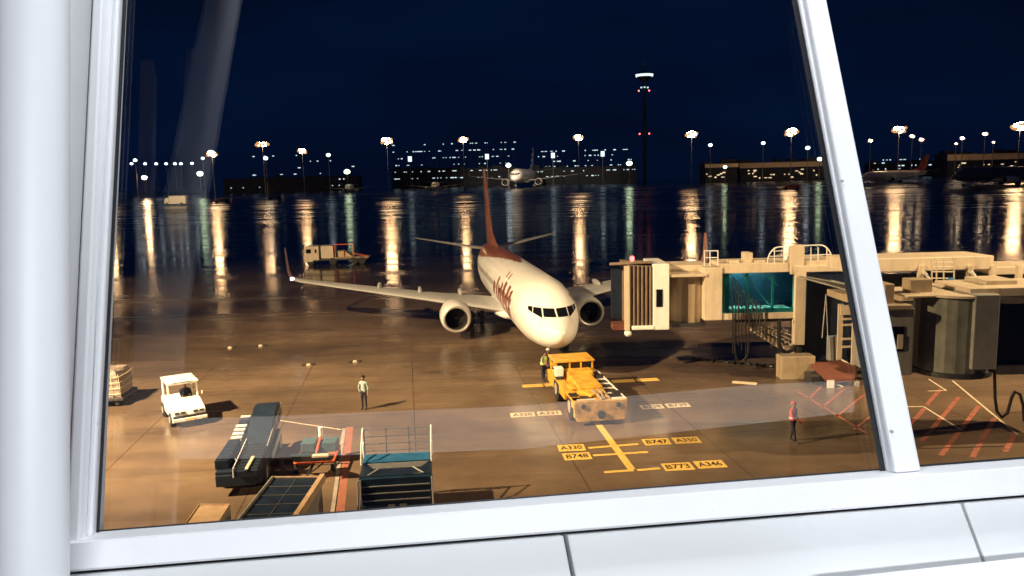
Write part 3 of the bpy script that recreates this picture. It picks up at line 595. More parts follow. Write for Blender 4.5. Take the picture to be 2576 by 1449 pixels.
# ------------------------------------------------------------------ people
def person(label, loc, rz, top, bottom, pose='stand', vest=None, hat=None, lean=0.0, seat=0.0, arms=None, group='ground crew'):
    root = thing('person', label, 'person', loc, rz, group)
    V, E, Rr = [], [], []
    def v(p, r, par=None):
        V.append(Vector(p)); Rr.append(r if hasattr(r, '__len__') else (r, r))
        if par is not None: E.append((par, len(V) - 1))
        return len(V) - 1
    zz = .93 if pose != 'sit' else .0
    if pose == 'sit': zz = seat + .10
    pel = v((0, 0, zz), (.15, .115)); ab = v((0, -lean * .15, zz + .17), (.145, .11), pel); ch = v((0, -lean * .35, zz + .36), (.165, .12), ab)
    up = v((0, -lean * .5, zz + .49), (.13, .10), ch); nk = v((0, -lean * .6, zz + .58), .055, up)
    hd = v((0, -lean * .65 - .02, zz + .66), (.078, .085), nk); ht = v((0, -lean * .7 - .01, zz + .76), (.082, .095), hd); tp = v((0, -lean * .7, zz + .80), (.05, .06), ht)
    v((0, -lean * .65 - .115, zz + .685), .012, hd)
    arms = arms or (((-.235, -.02, zz + .20), (-.25, -.06, zz - .03)), ((.235, -.02, zz + .20), (.25, -.06, zz - .03)))
    for sg, (el, wr) in zip((-1, 1), arms):
        sh = v((sg * .19, -lean * .48, zz + .47), .062, up); el = Vector(el); wr = Vector(wr)
        e_ = v(el, .045, sh); w_ = v(wr, .030, e_); d = (wr - el).normalized(); pl = v(wr + d * .07, (.036, .020), w_)
        side = d.cross(Vector((1, 0, 0))).normalized(); sd = Vector((0, 1, 0)) if abs(d.y) < .8 else Vector((0, 0, 1))
        for k, ln_ in enumerate((.070, .080, .076, .058)):
            o = sd * ((k - 1.5) * .020); a_ = v(wr + d * .11 + o, .009, pl); v(wr + d * (.11 + ln_) + o + Vector((-sg * .018, 0, 0)), .007, a_)
        th = v(wr + d * .06 + sd * -.045, .010, pl); v(wr + d * .105 + sd * -.062, .008, th)
    for sg in (-1, 1):
        hp = v((sg * .095, 0, zz - .06), .095, pel)
        if pose == 'sit':
            kn = v((sg * .12, -.44, zz + .02), .062, hp); an = v((sg * .12, -.56, zz - .38), .042, kn); v((sg * .12, -.72, zz - .42), (.042, .035), an)
        else:
            st = {'stand': (0.02, -.02), 'walk': (.16, -.20), 'rest': (.03, .03)}[pose]
            yo = st[0] if sg > 0 else st[1]
            kn = v((sg * .10, yo * .5 - .02, .50), .064, hp); an = v((sg * .105, yo, .09), .043, kn); v((sg * .12, yo - .16, .045), (.045, .035), an)
    me = bpy.data.meshes.new('skeleton'); me.from_pydata([tuple(p) for p in V], E, [])
    o = bpy.data.objects.new('skeleton', me); col.objects.link(o)
    sk = o.modifiers.new('skin', 'SKIN'); sk.use_smooth_shade = True
    for d, r in zip(me.skin_vertices[0].data, Rr): d.radius = r; d.use_root = False
    me.skin_vertices[0].data[0].use_root = True
    ss = o.modifiers.new('sub', 'SUBSURF'); ss.levels = 1; ss.render_levels = 1
    dg = bpy.context.evaluated_depsgraph_get(); ev = o.evaluated_get(dg); nm = bpy.data.meshes.new_from_object(ev)
    bpy.data.objects.remove(o); bpy.data.meshes.remove(me)
    nm.name = 'body'; nm.materials.clear()
    for m_ in (top, bottom, M['skin'], M['shoe']): nm.materials.append(m_)
    hands = [Vector(a[1]) for a in arms]
    for p in nm.polygons:
        c = p.center; p.use_smooth = True
        if c.z > zz + .565: p.material_index = 2
        elif min((c - hh).length for hh in hands) < .17 and abs(c.x) > .15: p.material_index = 2
        elif pose != 'sit' and c.z < .10: p.material_index = 3
        elif pose == 'sit' and c.y < -.52 and c.z < zz - .34: p.material_index = 3
        elif c.z < zz + .04 or (pose == 'sit' and c.y < -.2 and c.z < zz + .12 and abs(c.x) < .2): p.material_index = 1
        else: p.material_index = 0
    bo = bpy.data.objects.new('body', nm); col.objects.link(bo); bo.parent = root
    hz = zz + .74; hy = -lean * .68
    hb = MB(); hb.loft([[Vector((rr * .098 * math.cos(a), hy + .012 + rr * .112 * math.sin(a), hz + h + (.05 if math.sin(a) < -.3 and h < .03 else 0))) for a in [2 * math.pi * k / 16 for k in range(16)]] for rr, h in ((.97, -.03), (1.0, .02), (.92, .065), (.66, .095), (.2, .11))])
    hb.build('hair', hat if hat else M['hair'], root, smooth=True)
    for sg in (-1, 1): MB().ball((sg * .032, hy - .094, zz + .725), .012, 6, 4).build('eye', M['hair'], root)
    MB().box((0, hy - .098, zz + .635), (.045, .012, .012)).build('mouth', M['hair'], root)
    if vest:
        vb = MB(); n = 20
        vb.loft([[Vector((a_ * math.cos(t), -lean * (z - zz) * .9 + b_ * math.sin(t), z)) for t in [2 * math.pi * k / n for k in range(n)]] for z, a_, b_ in ((zz + .05, .185, .15), (zz + .2, .178, .145), (zz + .36, .195, .15), (zz + .46, .185, .135), (zz + .53, .10, .09))], caps=False)
        vb.build('vest', vest, root, smooth=True)
        if vest is not M['shirt']:
            sb = MB(); sb.loft([[Vector((.192 * math.cos(t), -lean * (z - zz) * .9 + .156 * math.sin(t), z)) for t in [2 * math.pi * k / n for k in range(n)]] for z in (zz + .13, zz + .18)], caps=False)
            sb.build('reflective_band', M['white'], root)
    return root
person('man in a pale shirt and dark trousers standing alone on the apron', (-7.54, 37.43, 0), R(-20), M['shirt'], M['navycloth'], 'rest',
       arms=(((-.25, -.05, 1.14), (-.12, -.22, 1.08)), ((.25, .02, 1.12), (.27, -.04, .88))))
person('man in a red top and dark trousers walking on the right of the stand', (11.62, 31.14, 0), R(40), M['redcloth'], M['navycloth'], 'walk', vest=M['redcloth'], hat=M['redcloth'],
       arms=(((-.24, -.10, 1.13), (-.14, -.30, 1.06)), ((.24, .06, 1.13), (.22, -.12, .93))))
person('worker in a hi-vis vest and navy trousers bending by the nose wheel', (1.62, 42.1, 0), R(50), M['olive'], M['navycloth'], 'stand', vest=M['hivis'], lean=.25,
       arms=(((-.24, -.14, 1.14), (-.20, -.36, 1.05)), ((.25, -.08, 1.14), (.20, -.30, 1.0))))
person('worker in dark clothes with a white cap, half behind the hi-vis worker', (2.02, 42.6, 0), R(-70), M['navycloth'], M['navycloth'], 'stand', hat=M['white'], lean=.15)
drv = BT.matrix_basis
dl_ = Matrix.Translation(BT.location) @ Matrix.Rotation(R(33), 4, 'Z') @ Vector((.28, .66, 0))
person('driver in dark clothes sitting in the white baggage tractor', (dl_.x, dl_.y, 0), R(33), M['navycloth'], M['navycloth'], 'sit', seat=.72,
       arms=(((-.25, -.18, .98), (-.12, -.42, 1.06)), ((.25, -.18, .98), (.12, -.42, 1.06))))

# ------------------------------------------------------------------ netted cargo pallet at the left frame
CP = thing('cargo_pallet', 'plastic wrapped cargo pallet on a dark dolly beside the left frame', 'cargo pallet', (-21.9, 40.0, 0), R(8))
MB().box((0, 0, .42), (2.7, 2.3, .16)).build('dolly_deck', M['dark'], CP, bevel=.03)
for x in (-1.0, 1.0):
    for y in (-.85, .85): MB().cyl((x - .1, y, .19), (x + .1, y, .19), .19, n=18).build('wheel', M['black'], CP, smooth=True)
b = MB(); rg = []
for z, k in ((.5, 1.0), (.8, 1.02), (1.25, .99), (1.6, .96), (1.8, .86), (1.88, .5)):
    rg.append([Vector((1.15 * k * max(-1, min(1, 1.5 * math.cos(t))) + random.uniform(-.05, .05), .98 * k * max(-1, min(1, 1.5 * math.sin(t))) + random.uniform(-.05, .05), z + random.uniform(-.05, .05))) for t in [2 * math.pi * i / 36 for i in range(36)]])
b.loft(rg); b.build('wrapped_load', M['wrap'], CP, smooth=True)
b = MB()
for i in range(7):
    b.tube([(-1.2 + i * .4, -1.02, .5), (-1.2 + i * .4, -1.04, 1.1), (-1.15 + i * .38, -.98, 1.72)], .014, 5)
for z in (.7, 1.0, 1.3, 1.6): b.tube([(-1.22, -1.04, z), (0, -1.06, z - .05), (1.22, -1.04, z)], .014, 5); b.tube([(1.22, -1.04, z), (1.24, 0, z - .04), (1.22, 1.0, z)], .014, 5)
b.build('cargo_net', M['wpaint'], CP)

# ------------------------------------------------------------------ belt loader
BL = thing('belt_loader', 'dark navy belt loader with white side steps and a raised conveyor', 'belt loader', (-10.55, 29.75, 0), R(8)); BL.scale = (.84, .93, 1.12)
b = MB(); b.box((0, -.5, .62), (1.9, 5.2, .5)); b.box((-.1, -2.9, .55), (1.7, .5, .4)); b.build('chassis', M['navy'], BL, bevel=.05)
for x0, x1 in ((-1.0, -.72), (.72, 1.0)):
    for y in (-1.9, 1.7):
        wq = MB().cyl((x0, y, .4), (x1, y, .4), .4, n=24).build('wheel', M['black'], BL, smooth=True, bevel=.04)
        MB().cyl((x0 - .008, y, .4), (x1 + .008, y, .4), .2, n=16).build('rim', M['pipe'], wq)
def cv(y): return .98 + (y + 3.3) * .075
b = MB(); b.prism([(-.05, -3.5, cv(-3.5) - .22), (-.05, 2.45, cv(2.45) - .30), (-.05, 2.6, cv(2.6) - .1), (-.05, 2.45, cv(2.45)), (-.05, -3.5, cv(-3.5))], (.98, 0, 0)); b.build('conveyor', M['navy'], BL, bevel=.03)
b = MB()
for i in range(20):
    y = -3.3 + i * .28; b.box((.44, y, cv(y) + .012), (.86, .05, .024), rx=math.atan(.075))
b.build('belt_cleats', M['black'], BL)
b = MB(); b.prism([(-.12, -1.0, cv(-1) + .03), (-.12, .4, cv(.4) + .40), (-.12, 1.5, cv(1.5) + .58), (-.12, 2.3, cv(2.3) + .45), (-.12, 2.5, cv(2.5)), (-.12, -1.0, cv(-1))], (1.08, 0, 0)); b.build('folded_canopy', M['navy'], BL, bevel=.12)
bars(MB(), [((-.09, -3.5, cv(-3.5) + .08), (-.09, .9, cv(.9) + .10)), ((-.09, -3.5, cv(-3.5) - .2), (-.09, -3.5, cv(-3.5) + .08)), ((-.09, -2.6, cv(-2.6)), (-.2, -2.6, cv(-2.6) + .1))], .022).build('side_rail', M['white'], BL, smooth=True)
bars(MB(), [((1.0, -1.6, cv(-1.6) + .1), (1.0, 2.4, cv(2.4) + .35)), ((1.0, 2.4, cv(2.4) + .35), (1.0, 2.5, cv(2.5) - .1)), ((1.0, 1.0, cv(1.0)), (1.0, 1.0, cv(1) + .24))], .028).build('side_rail', M['pipe'], BL, smooth=True)
MB().box((.50, -2.95, cv(-2.95) + .05), (.14, 1.15, .06), rx=math.atan(.075), rz=R(-4)).build('guide_bar', M['cream'], BL, bevel=.02)
for i in range(5):
    MB().box((-.78, .0 + i * .36, 1.02 + i * .05), (.52, .20, .06)).build('step', M['white'], BL, bevel=.01)
b = MB(); b.box((-.72, -1.6, 1.02), (.56, 2.5, .30)); 
for i in range(9): b.box((-.72, -2.7 + i * .28, 1.19), (.50, .10, .04))
b.build('engine_hood', M['navy'], BL, bevel=.03)
b = MB(); b.box((-.72, 1.95, 1.05), (.5, .6, .6)); b.build('seat_box', M['navy'], BL, bevel=.05)
MB().box((-.72, 2.2, 1.38), (.46, .16, .05)).build('headrest', M['white'], BL, bevel=.01)
b = MB(); b.prism([(1.02, -.9, .5), (1.02, 1.5, .75), (1.02, 1.5, 1.0), (1.02, -.9, .72)], (.06, 0, 0)); b.build('side_panel', M['pipe'], BL, bevel=.01)

# ------------------------------------------------------------------ orange framed tow dolly with teal boxes
OD = thing('baggage_dolly', 'small orange framed dolly with teal panels beside the painted red line', 'baggage dolly', (-7.95, 29.7, 0), R(4))
b = MB(); bars(b, [((-.75, -.9, .5), (.75, -.9, .5)), ((-.75, .9, .5), (.75, .9, .5)), ((-.75, -.9, .5), (-.75, .9, .5)), ((.75, -.9, .5), (.75, .9, .5)), ((0, -.9, .5), (0, .95, 1.0)), ((-.75, 0, .52), (.75, 0, .52))], .045); b.build('frame', M['orange'], OD, smooth=True)
for x in (-.42, .44): MB().box((x, .55, .72), (.56, .7, .40)).build('side_box', M['teal'], OD, bevel=.03)
MB().cyl((0, .9, .95), (0, .9, 1.35), .10, n=14).build('beacon', M['white'], OD, smooth=True)
b = MB(); b.prism([(-.72, -.95, .55), (.72, -.95, .55), (.72, -1.5, 1.0), (-.72, -1.5, 1.0)], (0, 0, .10)); b.build('tilted_hood', M['teal'], OD, bevel=.02)
MB().box((.42, -1.62, 1.02), (.62, .22, .10)).build('handle_bar', M['cream'], OD, bevel=.02)
for x in (-.7, .7):
    for y in (-.6, .65): MB().cyl((x - .07, y, .25), (x + .07, y, .25), .25, n=18).build('wheel', M['black'], OD, smooth=True)
bars(MB(), [((0, -.9, .45), (-.1, -1.9, .35)), ((.35, -.9, .45), (-.1, -1.9, .35))], .03).build('tow_bar', M['dark'], OD)

# ------------------------------------------------------------------ roller deck trailer (dark panels, tan rails)
zt = 1.55
c1, c2, c3, c4 = gp(688, 1204, zt), gp(806, 1203, zt), gp(744, 1297, zt), gp(610, 1302, zt)
RD = thing('cargo_trailer', 'long trailer with dark panelled deck and tan side rails', 'trailer', ((c3 + c4) / 2).to_3d() * 1.0, 0)
RD.location.z = 0; o0 = RD.location.copy()
ext = (c4 - c1) * .8
d4 = [c1 - o0, c2 - o0, c2 + (c3 - c2) * 1.9 - o0, c1 + (c4 - c1) * 1.9 - o0]
MB().prism(d4, (0, 0, -.10)).build('deck', M['navy'], RD)
b = MB()
def on(u, v_): return (d4[0] * (1 - u) + d4[1] * u) * (1 - v_) + (d4[3] * (1 - u) + d4[2] * u) * v_
for v_ in [i / 8 for i in range(9)]: b.tube([on(.02, v_) + Vector((0, 0, .012)), on(.98, v_) + Vector((0, 0, .012))], .014, 5)
b.tube([on(.5, 0) + Vector((0, 0, .012)), on(.5, 1) + Vector((0, 0, .012))], .014, 5); b.build('deck_seams', M['dgrey'], RD)
def board(a, b_, w_, h0, h1): 
    m_ = MB(); d = (b_ - a).normalized(); s_ = Vector((d.y, -d.x, 0)) * w_
    m_.prism([a + Vector((0, 0, h0)), b_ + Vector((0, 0, h0)), b_ + s_ + Vector((0, 0, h0)), a + s_ + Vector((0, 0, h0))], (0, 0, h1 - h0)); return m_
board(on(0, 0), on(0, 1), .05, -.12, .10).build('side_rail', M['grey'], RD, bevel=.01)
board(on(1, 0), on(1, 1), -.16, -.12, .16).build('side_rail', M['tan'], RD, bevel=.01)
board(on(1, 0), on(1, 1), -.03, -1.2, -.14).build('mesh_side', M['grey'], RD)
board(on(0, 0), on(0, 1), .03, -1.2, -.14).build('mesh_side', M['dgrey'], RD)
m_ = MB(); m_.prism([on(0, 0), on(1, 0), on(1, 0) + Vector((0, 0, .06)), on(0, 0) + Vector((0, 0, .06))], (0, .05, 0)); m_.build('end_rail', M['tan'], RD)
for u in (.12, .88):
    for v_ in (.15, .8):
        c_ = on(u, v_); MB().cyl((c_.x - .1, c_.y, .32), (c_.x + .1, c_.y, .32), .32, n=20).build('wheel', M['black'], RD, smooth=True)

# ------------------------------------------------------------------ tan topped container
zt = 1.62
c1, c2, c3, c4 = gp(500, 1268, zt), gp(582, 1268, zt), gp(553, 1312, zt), gp(464, 1318, zt)
CT = thing('baggage_cart', 'covered baggage cart with flat tan top in the lower left corner', 'baggage cart', (c1 + c3) / 2); CT.location.z = 0; o0 = CT.location.copy()
e1 = (c4 - c1) * .6
q4 = [c1 - o0, c2 - o0, c3 + e1 - o0, c4 + e1 - o0]
MB().prism(q4, (0, 0, -.07)).build('roof', M['tan'], CT, bevel=.02)
cc = sum(q4, Vector()) / 4
def shrink(p, k): return cc + (p - cc) * k
b = MB()
for i in range(4): b.tube([shrink(q4[i], .93) + Vector((0, 0, .02)), shrink(q4[(i + 1) % 4], .93) + Vector((0, 0, .02))], .02, 6)
b.build('roof_trim', M['tan'], CT)
MB().prism([shrink(p, .95) + Vector((0, 0, -.075)) for p in q4], (0, 0, -.95)).build('curtain_body', M['grey'], CT)
MB().prism([shrink(p, .97) + Vector((0, 0, -1.05)) for p in q4], (0, 0, -.14)).build('chassis', M['dark'], CT)
for p in q4:
    c_ = shrink(p, .75); MB().cyl((c_.x - .08, c_.y, .2), (c_.x + .08, c_.y, .2), .2, n=16).build('wheel', M['black'], CT, smooth=True)

# ------------------------------------------------------------------ blue cargo loader
LD = thing('cargo_loader', 'blue cargo loader with grey guard rails below the window sill', 'cargo loader', (-4.12, 25.45, 0), R(5)); LD.scale = (.95, .95, .97)
b = MB(); b.box((0, -.15, 1.05), (2.5, 2.0, 1.2)); b.build('body', M['deepblue'], LD, bevel=.03)
MB().box((0, .45, 1.72), (2.46, .85, .10)).build('rear_deck', M['tblue'], LD, bevel=.02)
MB().box((0, -.62, 1.665), (2.46, 1.0, .03)).build('front_deck', M['navy'], LD)
b = MB()
for i in range(5): b.box((.05, -.02 - i * .11, 1.70), (2.2 - .12 * i, .035, .03))
b.build('roller_bars', M['pipe'], LD)
b = MB()
for z in (1.86, 2.12, 2.40, 2.66): b.cyl((-1.22, .95, z), (1.22, .95, z), .018, n=6)
for x in (-1.22, -.42, .42, 1.22): b.cyl((x, .95, 1.6), (x, .95, 2.7), .022, n=6)
b.build('guard_rail', M['dgrey'], LD, smooth=True)
for x in (-1.26, 1.26):
    bars(MB(), [((x, .95, 1.6), (x, .95, 2.75)), ((x, .95, 2.72), (x, .2, 2.3)), ((x, .2, 2.3), (x, -.1, 1.72)), ((x, .95, 2.2), (x, .1, 1.9))], .03).build('side_rail', M['white'], LD, smooth=True)
MB().box((0, -1.19, 1.15), (2.46, .06, .95)).build('front_panel', M['deepblue'], LD, bevel=.02)
for z in (.85, 1.1, 1.35): MB().box((0, -1.235, z), (2.40, .03, .035)).build('slat', M['pipe'], LD)
MB().box((0, -1.19, .50), (2.46, .07, .34)).build('skirt_panel', M['teal'], LD, bevel=.02)
bars(MB(), [((-1.3, -1.3, .35), (-1.28, -1.22, 1.55)), ((1.3, -1.3, .35), (1.28, -1.22, 1.55)), ((-1.28, -1.22, 1.55), (-.6, -.75, 1.78)), ((1.28, -1.22, 1.55), (.6, -.7, 1.80)), ((-1.3, -1.3, .4), (-.6, -1.4, .25)), ((1.3, -1.3, .5), (.5, -1.4, .25)), ((-1.18, -1.27, .35), (-1.18, -1.24, 1.6))], .028).build('pipe_frame', M['pipe'], LD, smooth=True)
for x in (-.15, .25): MB().cyl((x - .12, -1.1, .36), (x + .12, -1.1, .36), .36, n=22).build('wheel', M['black'], LD, smooth=True)
for x in (-1.0, 1.0): MB().cyl((x - .12, .6, .36), (x + .12, .6, .36), .36, n=22).build('wheel', M['black'], LD, smooth=True)

# ------------------------------------------------------------------ far service truck
TK = thing('service_truck', 'cream service truck with flat bed on the dark apron behind the left wing', 'truck', (-25.2, 111, 0), R(4))
b = MB(); b.prism([(-4.4, -1.2, .55), (-4.45, -1.2, 1.4), (-4.2, -1.2, 2.75), (-2.3, -1.2, 2.75), (-2.3, -1.2, .75), (-3.1, -1.2, .75), (-3.3, -1.2, .5)], (0, 2.4, 0)); b.build('cab', M['cream'], TK, bevel=.06)
b = MB(); b.box((-3.75, -1.21, 2.05), (.7, .04, .6)); b.build('side_window', M['dglass'], TK)
MB().box((-2.75, -1.21, 2.05), (.25, .04, .5)).build('side_window', M['dglass'], TK)
MB().box((-4.36, 0, 2.05), (.1, 2.0, .75), ry=R(10)).build('windscreen', M['dglass'], TK)
MB().box((-1.15, 0, 1.85), (1.75, 2.3, 1.8)).build('box', M['cream'], TK, bevel=.05)
MB().box((.6, 0, .78), (7.6, 2.3, .22)).build('chassis', M['dark'], TK)
MB().box((2.2, 0, .98), (5.0, 2.3, .14)).build('flat_bed', M['beige'], TK)
b = MB(); b.box((.75, 0, 1.5), (.9, 1.6, .9)); b.prism([(1.3, -.8, 1.06), (2.4, -.8, 1.06), (1.4, -.8, 1.9)], (0, 1.6, 0)); b.build('machinery', M['tan'], TK, bevel=.05)
bars(MB(), [((.0, -1.1, 1.0), (.0, -1.1, 2.9)), ((.0, -1.1, 2.9), (2.5, -1.1, 2.9)), ((2.5, -1.1, 2.9), (2.5, -1.1, 1.0)), ((2.5, -1.1, 1.6), (4.6, -1.1, 1.1))], .06).build('frame', M['orange'], TK)
for x in (-3.6, -.4, 2.6, 3.7):
    for y in (-1.0, 1.0): MB().cyl((x, y - .18, .5), (x, y + .18, .5), .5, n=20).build('wheel', M['black'], TK, smooth=True)

# ------------------------------------------------------------------ jet bridges
def pbox(mb, px0, py0, px1, py1, Y, dep, o0):     # box whose front face is seen at those pixels, Y metres out
    a = at(px0, py0, Y); b_ = at(px1, py1, Y)
    c = at(px0, py1, Y); d = at(px1, py0, Y)
    z1 = (a.z + d.z) / 2; z0 = (b_.z + c.z) / 2; x0 = (a.x + c.x) / 2; x1 = (b_.x + d.x) / 2
    mb.span(Vector((x0, Y, z0)) - o0, Vector((x1, Y + dep, z1)) - o0); return mb
JB = thing('jet_bridge', 'cream jet bridge with brown bellows and a glazed tunnel beside the aircraft', 'jet bridge', (13.2, 44, 0)); o0 = JB.location.copy()
def P(px, py, Y): return at(px, py, Y) - o0
# cab: open mouth towards the aircraft
b = MB(); pbox(b, 1538, 676, 1592, 800, 45.6, .25, o0); b.build('cab_opening', M['navy'], JB)
b = MB(); b.prism([P(1533, 668, 44.2), P(1600, 664, 43.4), P(1640, 663, 43.2), P(1640, 663, 46.2), P(1540, 668, 47.0)], (0, 0, .16)); b.build('canopy_roof', M['bellows'], JB, bevel=.03)
rings = []
for i in range(13):
    u = i / 12; off = .16 if i % 2 else 0.0
    xl = 1580 + 62 * u; t_ = 668 + 2 * u; bt = 822 - 4 * u
    Y = 43.2 - off
    rings.append([P(xl, t_, Y), P(xl + 8 * 0, bt, Y), P(xl, bt, Y) + Vector((0, 3.4, 0)), P(xl, t_, Y) + Vector((0, 3.4, 0))])
MB().loft(rings).build('bellows', M['bellows'], JB)
b = MB(); pbox(b, 1572, 670, 1584, 832, 43.0, .3, o0); b.build('canopy_post', M['cream'], JB)
b = MB(); b.span(P(1542, 816, 43.3), P(1595, 821, 44.3)); b.build('cab_floor', M['redfloor'], JB)
b = MB(); b.ball(P(1580, 838, 43.2), .22); b.build('bumper_wheel', M['white'], JB, smooth=True)
b = MB(); pbox(b, 1643, 664, 1684, 830, 43.0, 3.3, o0); pbox(b, 1590, 820, 1646, 830, 42.95, 3.3, o0); cabm = b.build('cab_frame', M['white'], JB, bevel=.04)
b = MB(); pbox(b, 1651, 728, 1667, 772, 42.97, .05, o0); b.build('cab_window', M['dglass'], JB)
b = MB(); b.cyl(P(1590, 664, 43.8), P(1590, 652, 43.8), .10).ball(P(1590, 650, 43.8), .14); b.build('beacon', M['redl'], JB)
# rotunda behind the cab
rc_ = P(1728, 755, 44.9); rr = 1.15
b = MB(); zt_, zb_ = P(1728, 694, 43.7).z, P(1728, 812, 43.7).z
n = 40; b.loft([[Vector((rc_.x + (rr + (.03 if k % 2 else 0)) * math.cos(2 * math.pi * k / n), rc_.y + (rr + (.03 if k % 2 else 0)) * math.sin(2 * math.pi * k / n), z)) for k in range(n)] for z in (zb_, zt_)]); b.build('rotunda_curtain', M['beige'], JB)
b = MB(); b.span((P(1683, 690, 43.4).x, -.9, zt_), (P(1775, 690, 43.4).x, 2.6, zt_ + .16)); b.span((P(1660, 690, 43.4).x, .6, zt_ + .16), (P(1800, 690, 43.4).x, 3.0, zt_ + .5)); b.build('rotunda_roof', M['cream'], JB, bevel=.03)
b = MB(); b.span((P(1690, 812, 43.5).x, -.6, zb_ - .2), (P(1775, 812, 43.5).x, 2.4, zb_)); b.build('rotunda_base', M['dark'], JB)
b = MB(); pbox(b, 1773, 674, 1817, 806, 43.2, 2.9, o0); b.build('portal_frame', M['cream'], JB, bevel=.03)
# glazed tunnel
b = MB(); pbox(b, 1817, 662, 2006, 686, 43.3, 2.8, o0); b.build('tunnel_roof', M['cream'], JB, bevel=.03)
b = MB(); pbox(b, 1817, 787, 2012, 803, 43.3, 2.8, o0); b.build('tunnel_floor', M['cream'], JB, bevel=.03)
b = MB(); pbox(b, 1817, 687, 2002, 787, 43.35, .03, o0); b.build('tunnel_glass', M['tealglass'], JB)
b = MB(); pbox(b, 1818, 687, 1834, 786, 43.5, .1, o0); pbox(b, 1834, 776, 1994, 786, 43.5, .1, o0)
pbox(b, 1877, 687, 1883, 777, 43.5, .08, o0); pbox(b, 1941, 687, 1947, 777, 43.5, .08, o0); b.build('window_frame', pm('teal_frame', (.50, .74, .74), .4), JB)
b = MB(); pbox(b, 1818, 686, 2003, 790, 45.9, .1, o0); b.build('tunnel_rear_wall', M['navy'], JB)
b = MB()
for (x0, y0), (x1, y1) in (((1822, 690), (1862, 745)), ((1836, 687), (1905, 778)), ((1872, 687), (1945, 780)), ((1921, 687), (1958, 720))):
    b.tube([P(x0, y0, 43.75), P(x1, y1, 43.75)], .035, 6)
b.build('reflection_streak', M['white'], JB)  # white tubes in place of streaks mirrored in the tunnel glass
lamp('tunnel_light', 'AREA', P(1900, 688, 45.0) + o0 + Vector((0, 0, -.1)), P(1900, 787, 45.75) + o0, 240, (.72, 1.0, .96), shape='RECTANGLE', size=3.5, size_y=.3)
# roof equipment
b = MB(); pbox(b, 1876, 636, 1894, 668, 44.0, .9, o0); b.build('roof_unit', M['cream'], JB, bevel=.03)
b = MB(); pbox(b, 1836, 655, 1860, 666, 43.8, .8, o0); pbox(b, 1900, 655, 1926, 664, 43.8, .8, o0); b.build('roof_unit', M['cream'], JB, bevel=.03)
b = MB()
for Y in (43.6, 45.6):
    for x in (1772, 1786, 1806): b.tube([P(x, 630, Y), P(x, 668, Y)], .03, 6)
    for y in (631, 648): b.tube([P(1772, y, Y), P(1806, y, Y)], .03, 6)
b.build('roof_railing', M['white'], JB)
def hoop(xa, xb, ya, yb, Y, flip):
    pts = []
    for i in range(9):
        t = i / 8 * math.pi / 2; xx = xb + (xa - xb) * math.cos(t); yy = ya + (yb - ya) * math.sin(t); pts.append(P(xx, yy, Y))
    return pts
b = MB()
for Y in (43.4, 45.8):
    b.tube(hoop(1930, 1962, 664, 621, Y, 0) + [P(2062, 616, Y)] + hoop(2094, 2062, 660, 616, Y, 1)[::-1][1:], .035, 6)
    b.tube([P(1932, 645, Y), P(2090, 640, Y)], .025, 6); b.tube([P(1944, 632, Y), P(1985, 630, Y)], .022, 6)
    for x in (1948, 1972, 2040, 2058, 2080): b.tube([P(x, 622, Y), P(x, 664, Y)], .025, 6)
b.build('roof_railing', M['white'], JB)
b = MB(); pbox(b, 1990, 617, 2024, 690, 43.2, .5, o0); b.build('service_riser', M['cream'], JB, bevel=.03)
b = MB(); pbox(b, 2000, 668, 2130, 684, 43.1, 3.2, o0); pbox(b, 2024, 655, 2118, 668, 43.3, 2.9, o0); b.build('outer_tunnel_roof', M['cream'], JB, bevel=.03)
b = MB(); pbox(b, 2000, 684, 2027, 868, 43.1, .5, o0); b.build('portal_frame', M['cream'], JB, bevel=.03)
# dark outer tunnel section and its awning
b = MB(); pbox(b, 2027, 702, 2250, 905, 44.0, 2.4, o0); b.build('outer_tunnel', M['navy'], JB)
b = MB(); b.prism([P(2010, 698, 42.9), P(2250, 765, 40.2), P(2250, 745, 43.9), P(2010, 688, 43.9)], (0, 0, .08)); b.build('awning', M['grey'], JB)
b = MB(); b.tube([P(2078, 740, 42.6), P(2068, 850, 42.6)], .03, 6).tube([P(2078, 740, 42.6), P(2085, 905, 42.6)], .025, 6).tube([P(2086, 850, 42.5), P(2090, 905, 42.5)], .05, 6); b.build('conduit', M['pipe'], JB)
b = MB(); pbox(b, 2088, 848, 2112, 908, 42.8, .5, o0); b.build('cabinet', M['grey'], JB)
b = MB(); pbox(b, 2108, 765, 2120, 905, 42.0, .12, o0); pbox(b, 2144, 775, 2151, 925, 41.4, .1, o0); pbox(b, 2115, 768, 2150, 792, 41.8, .1, o0)
for y in (800, 815, 850, 870): pbox(b, 2118, y, 2146, y + 5, 41.7, .08, o0)
b.tube([P(2118, 905, 41.9), P(2152, 925, 41.2)], .05, 6); b.build('ladder', M['cream'], JB)
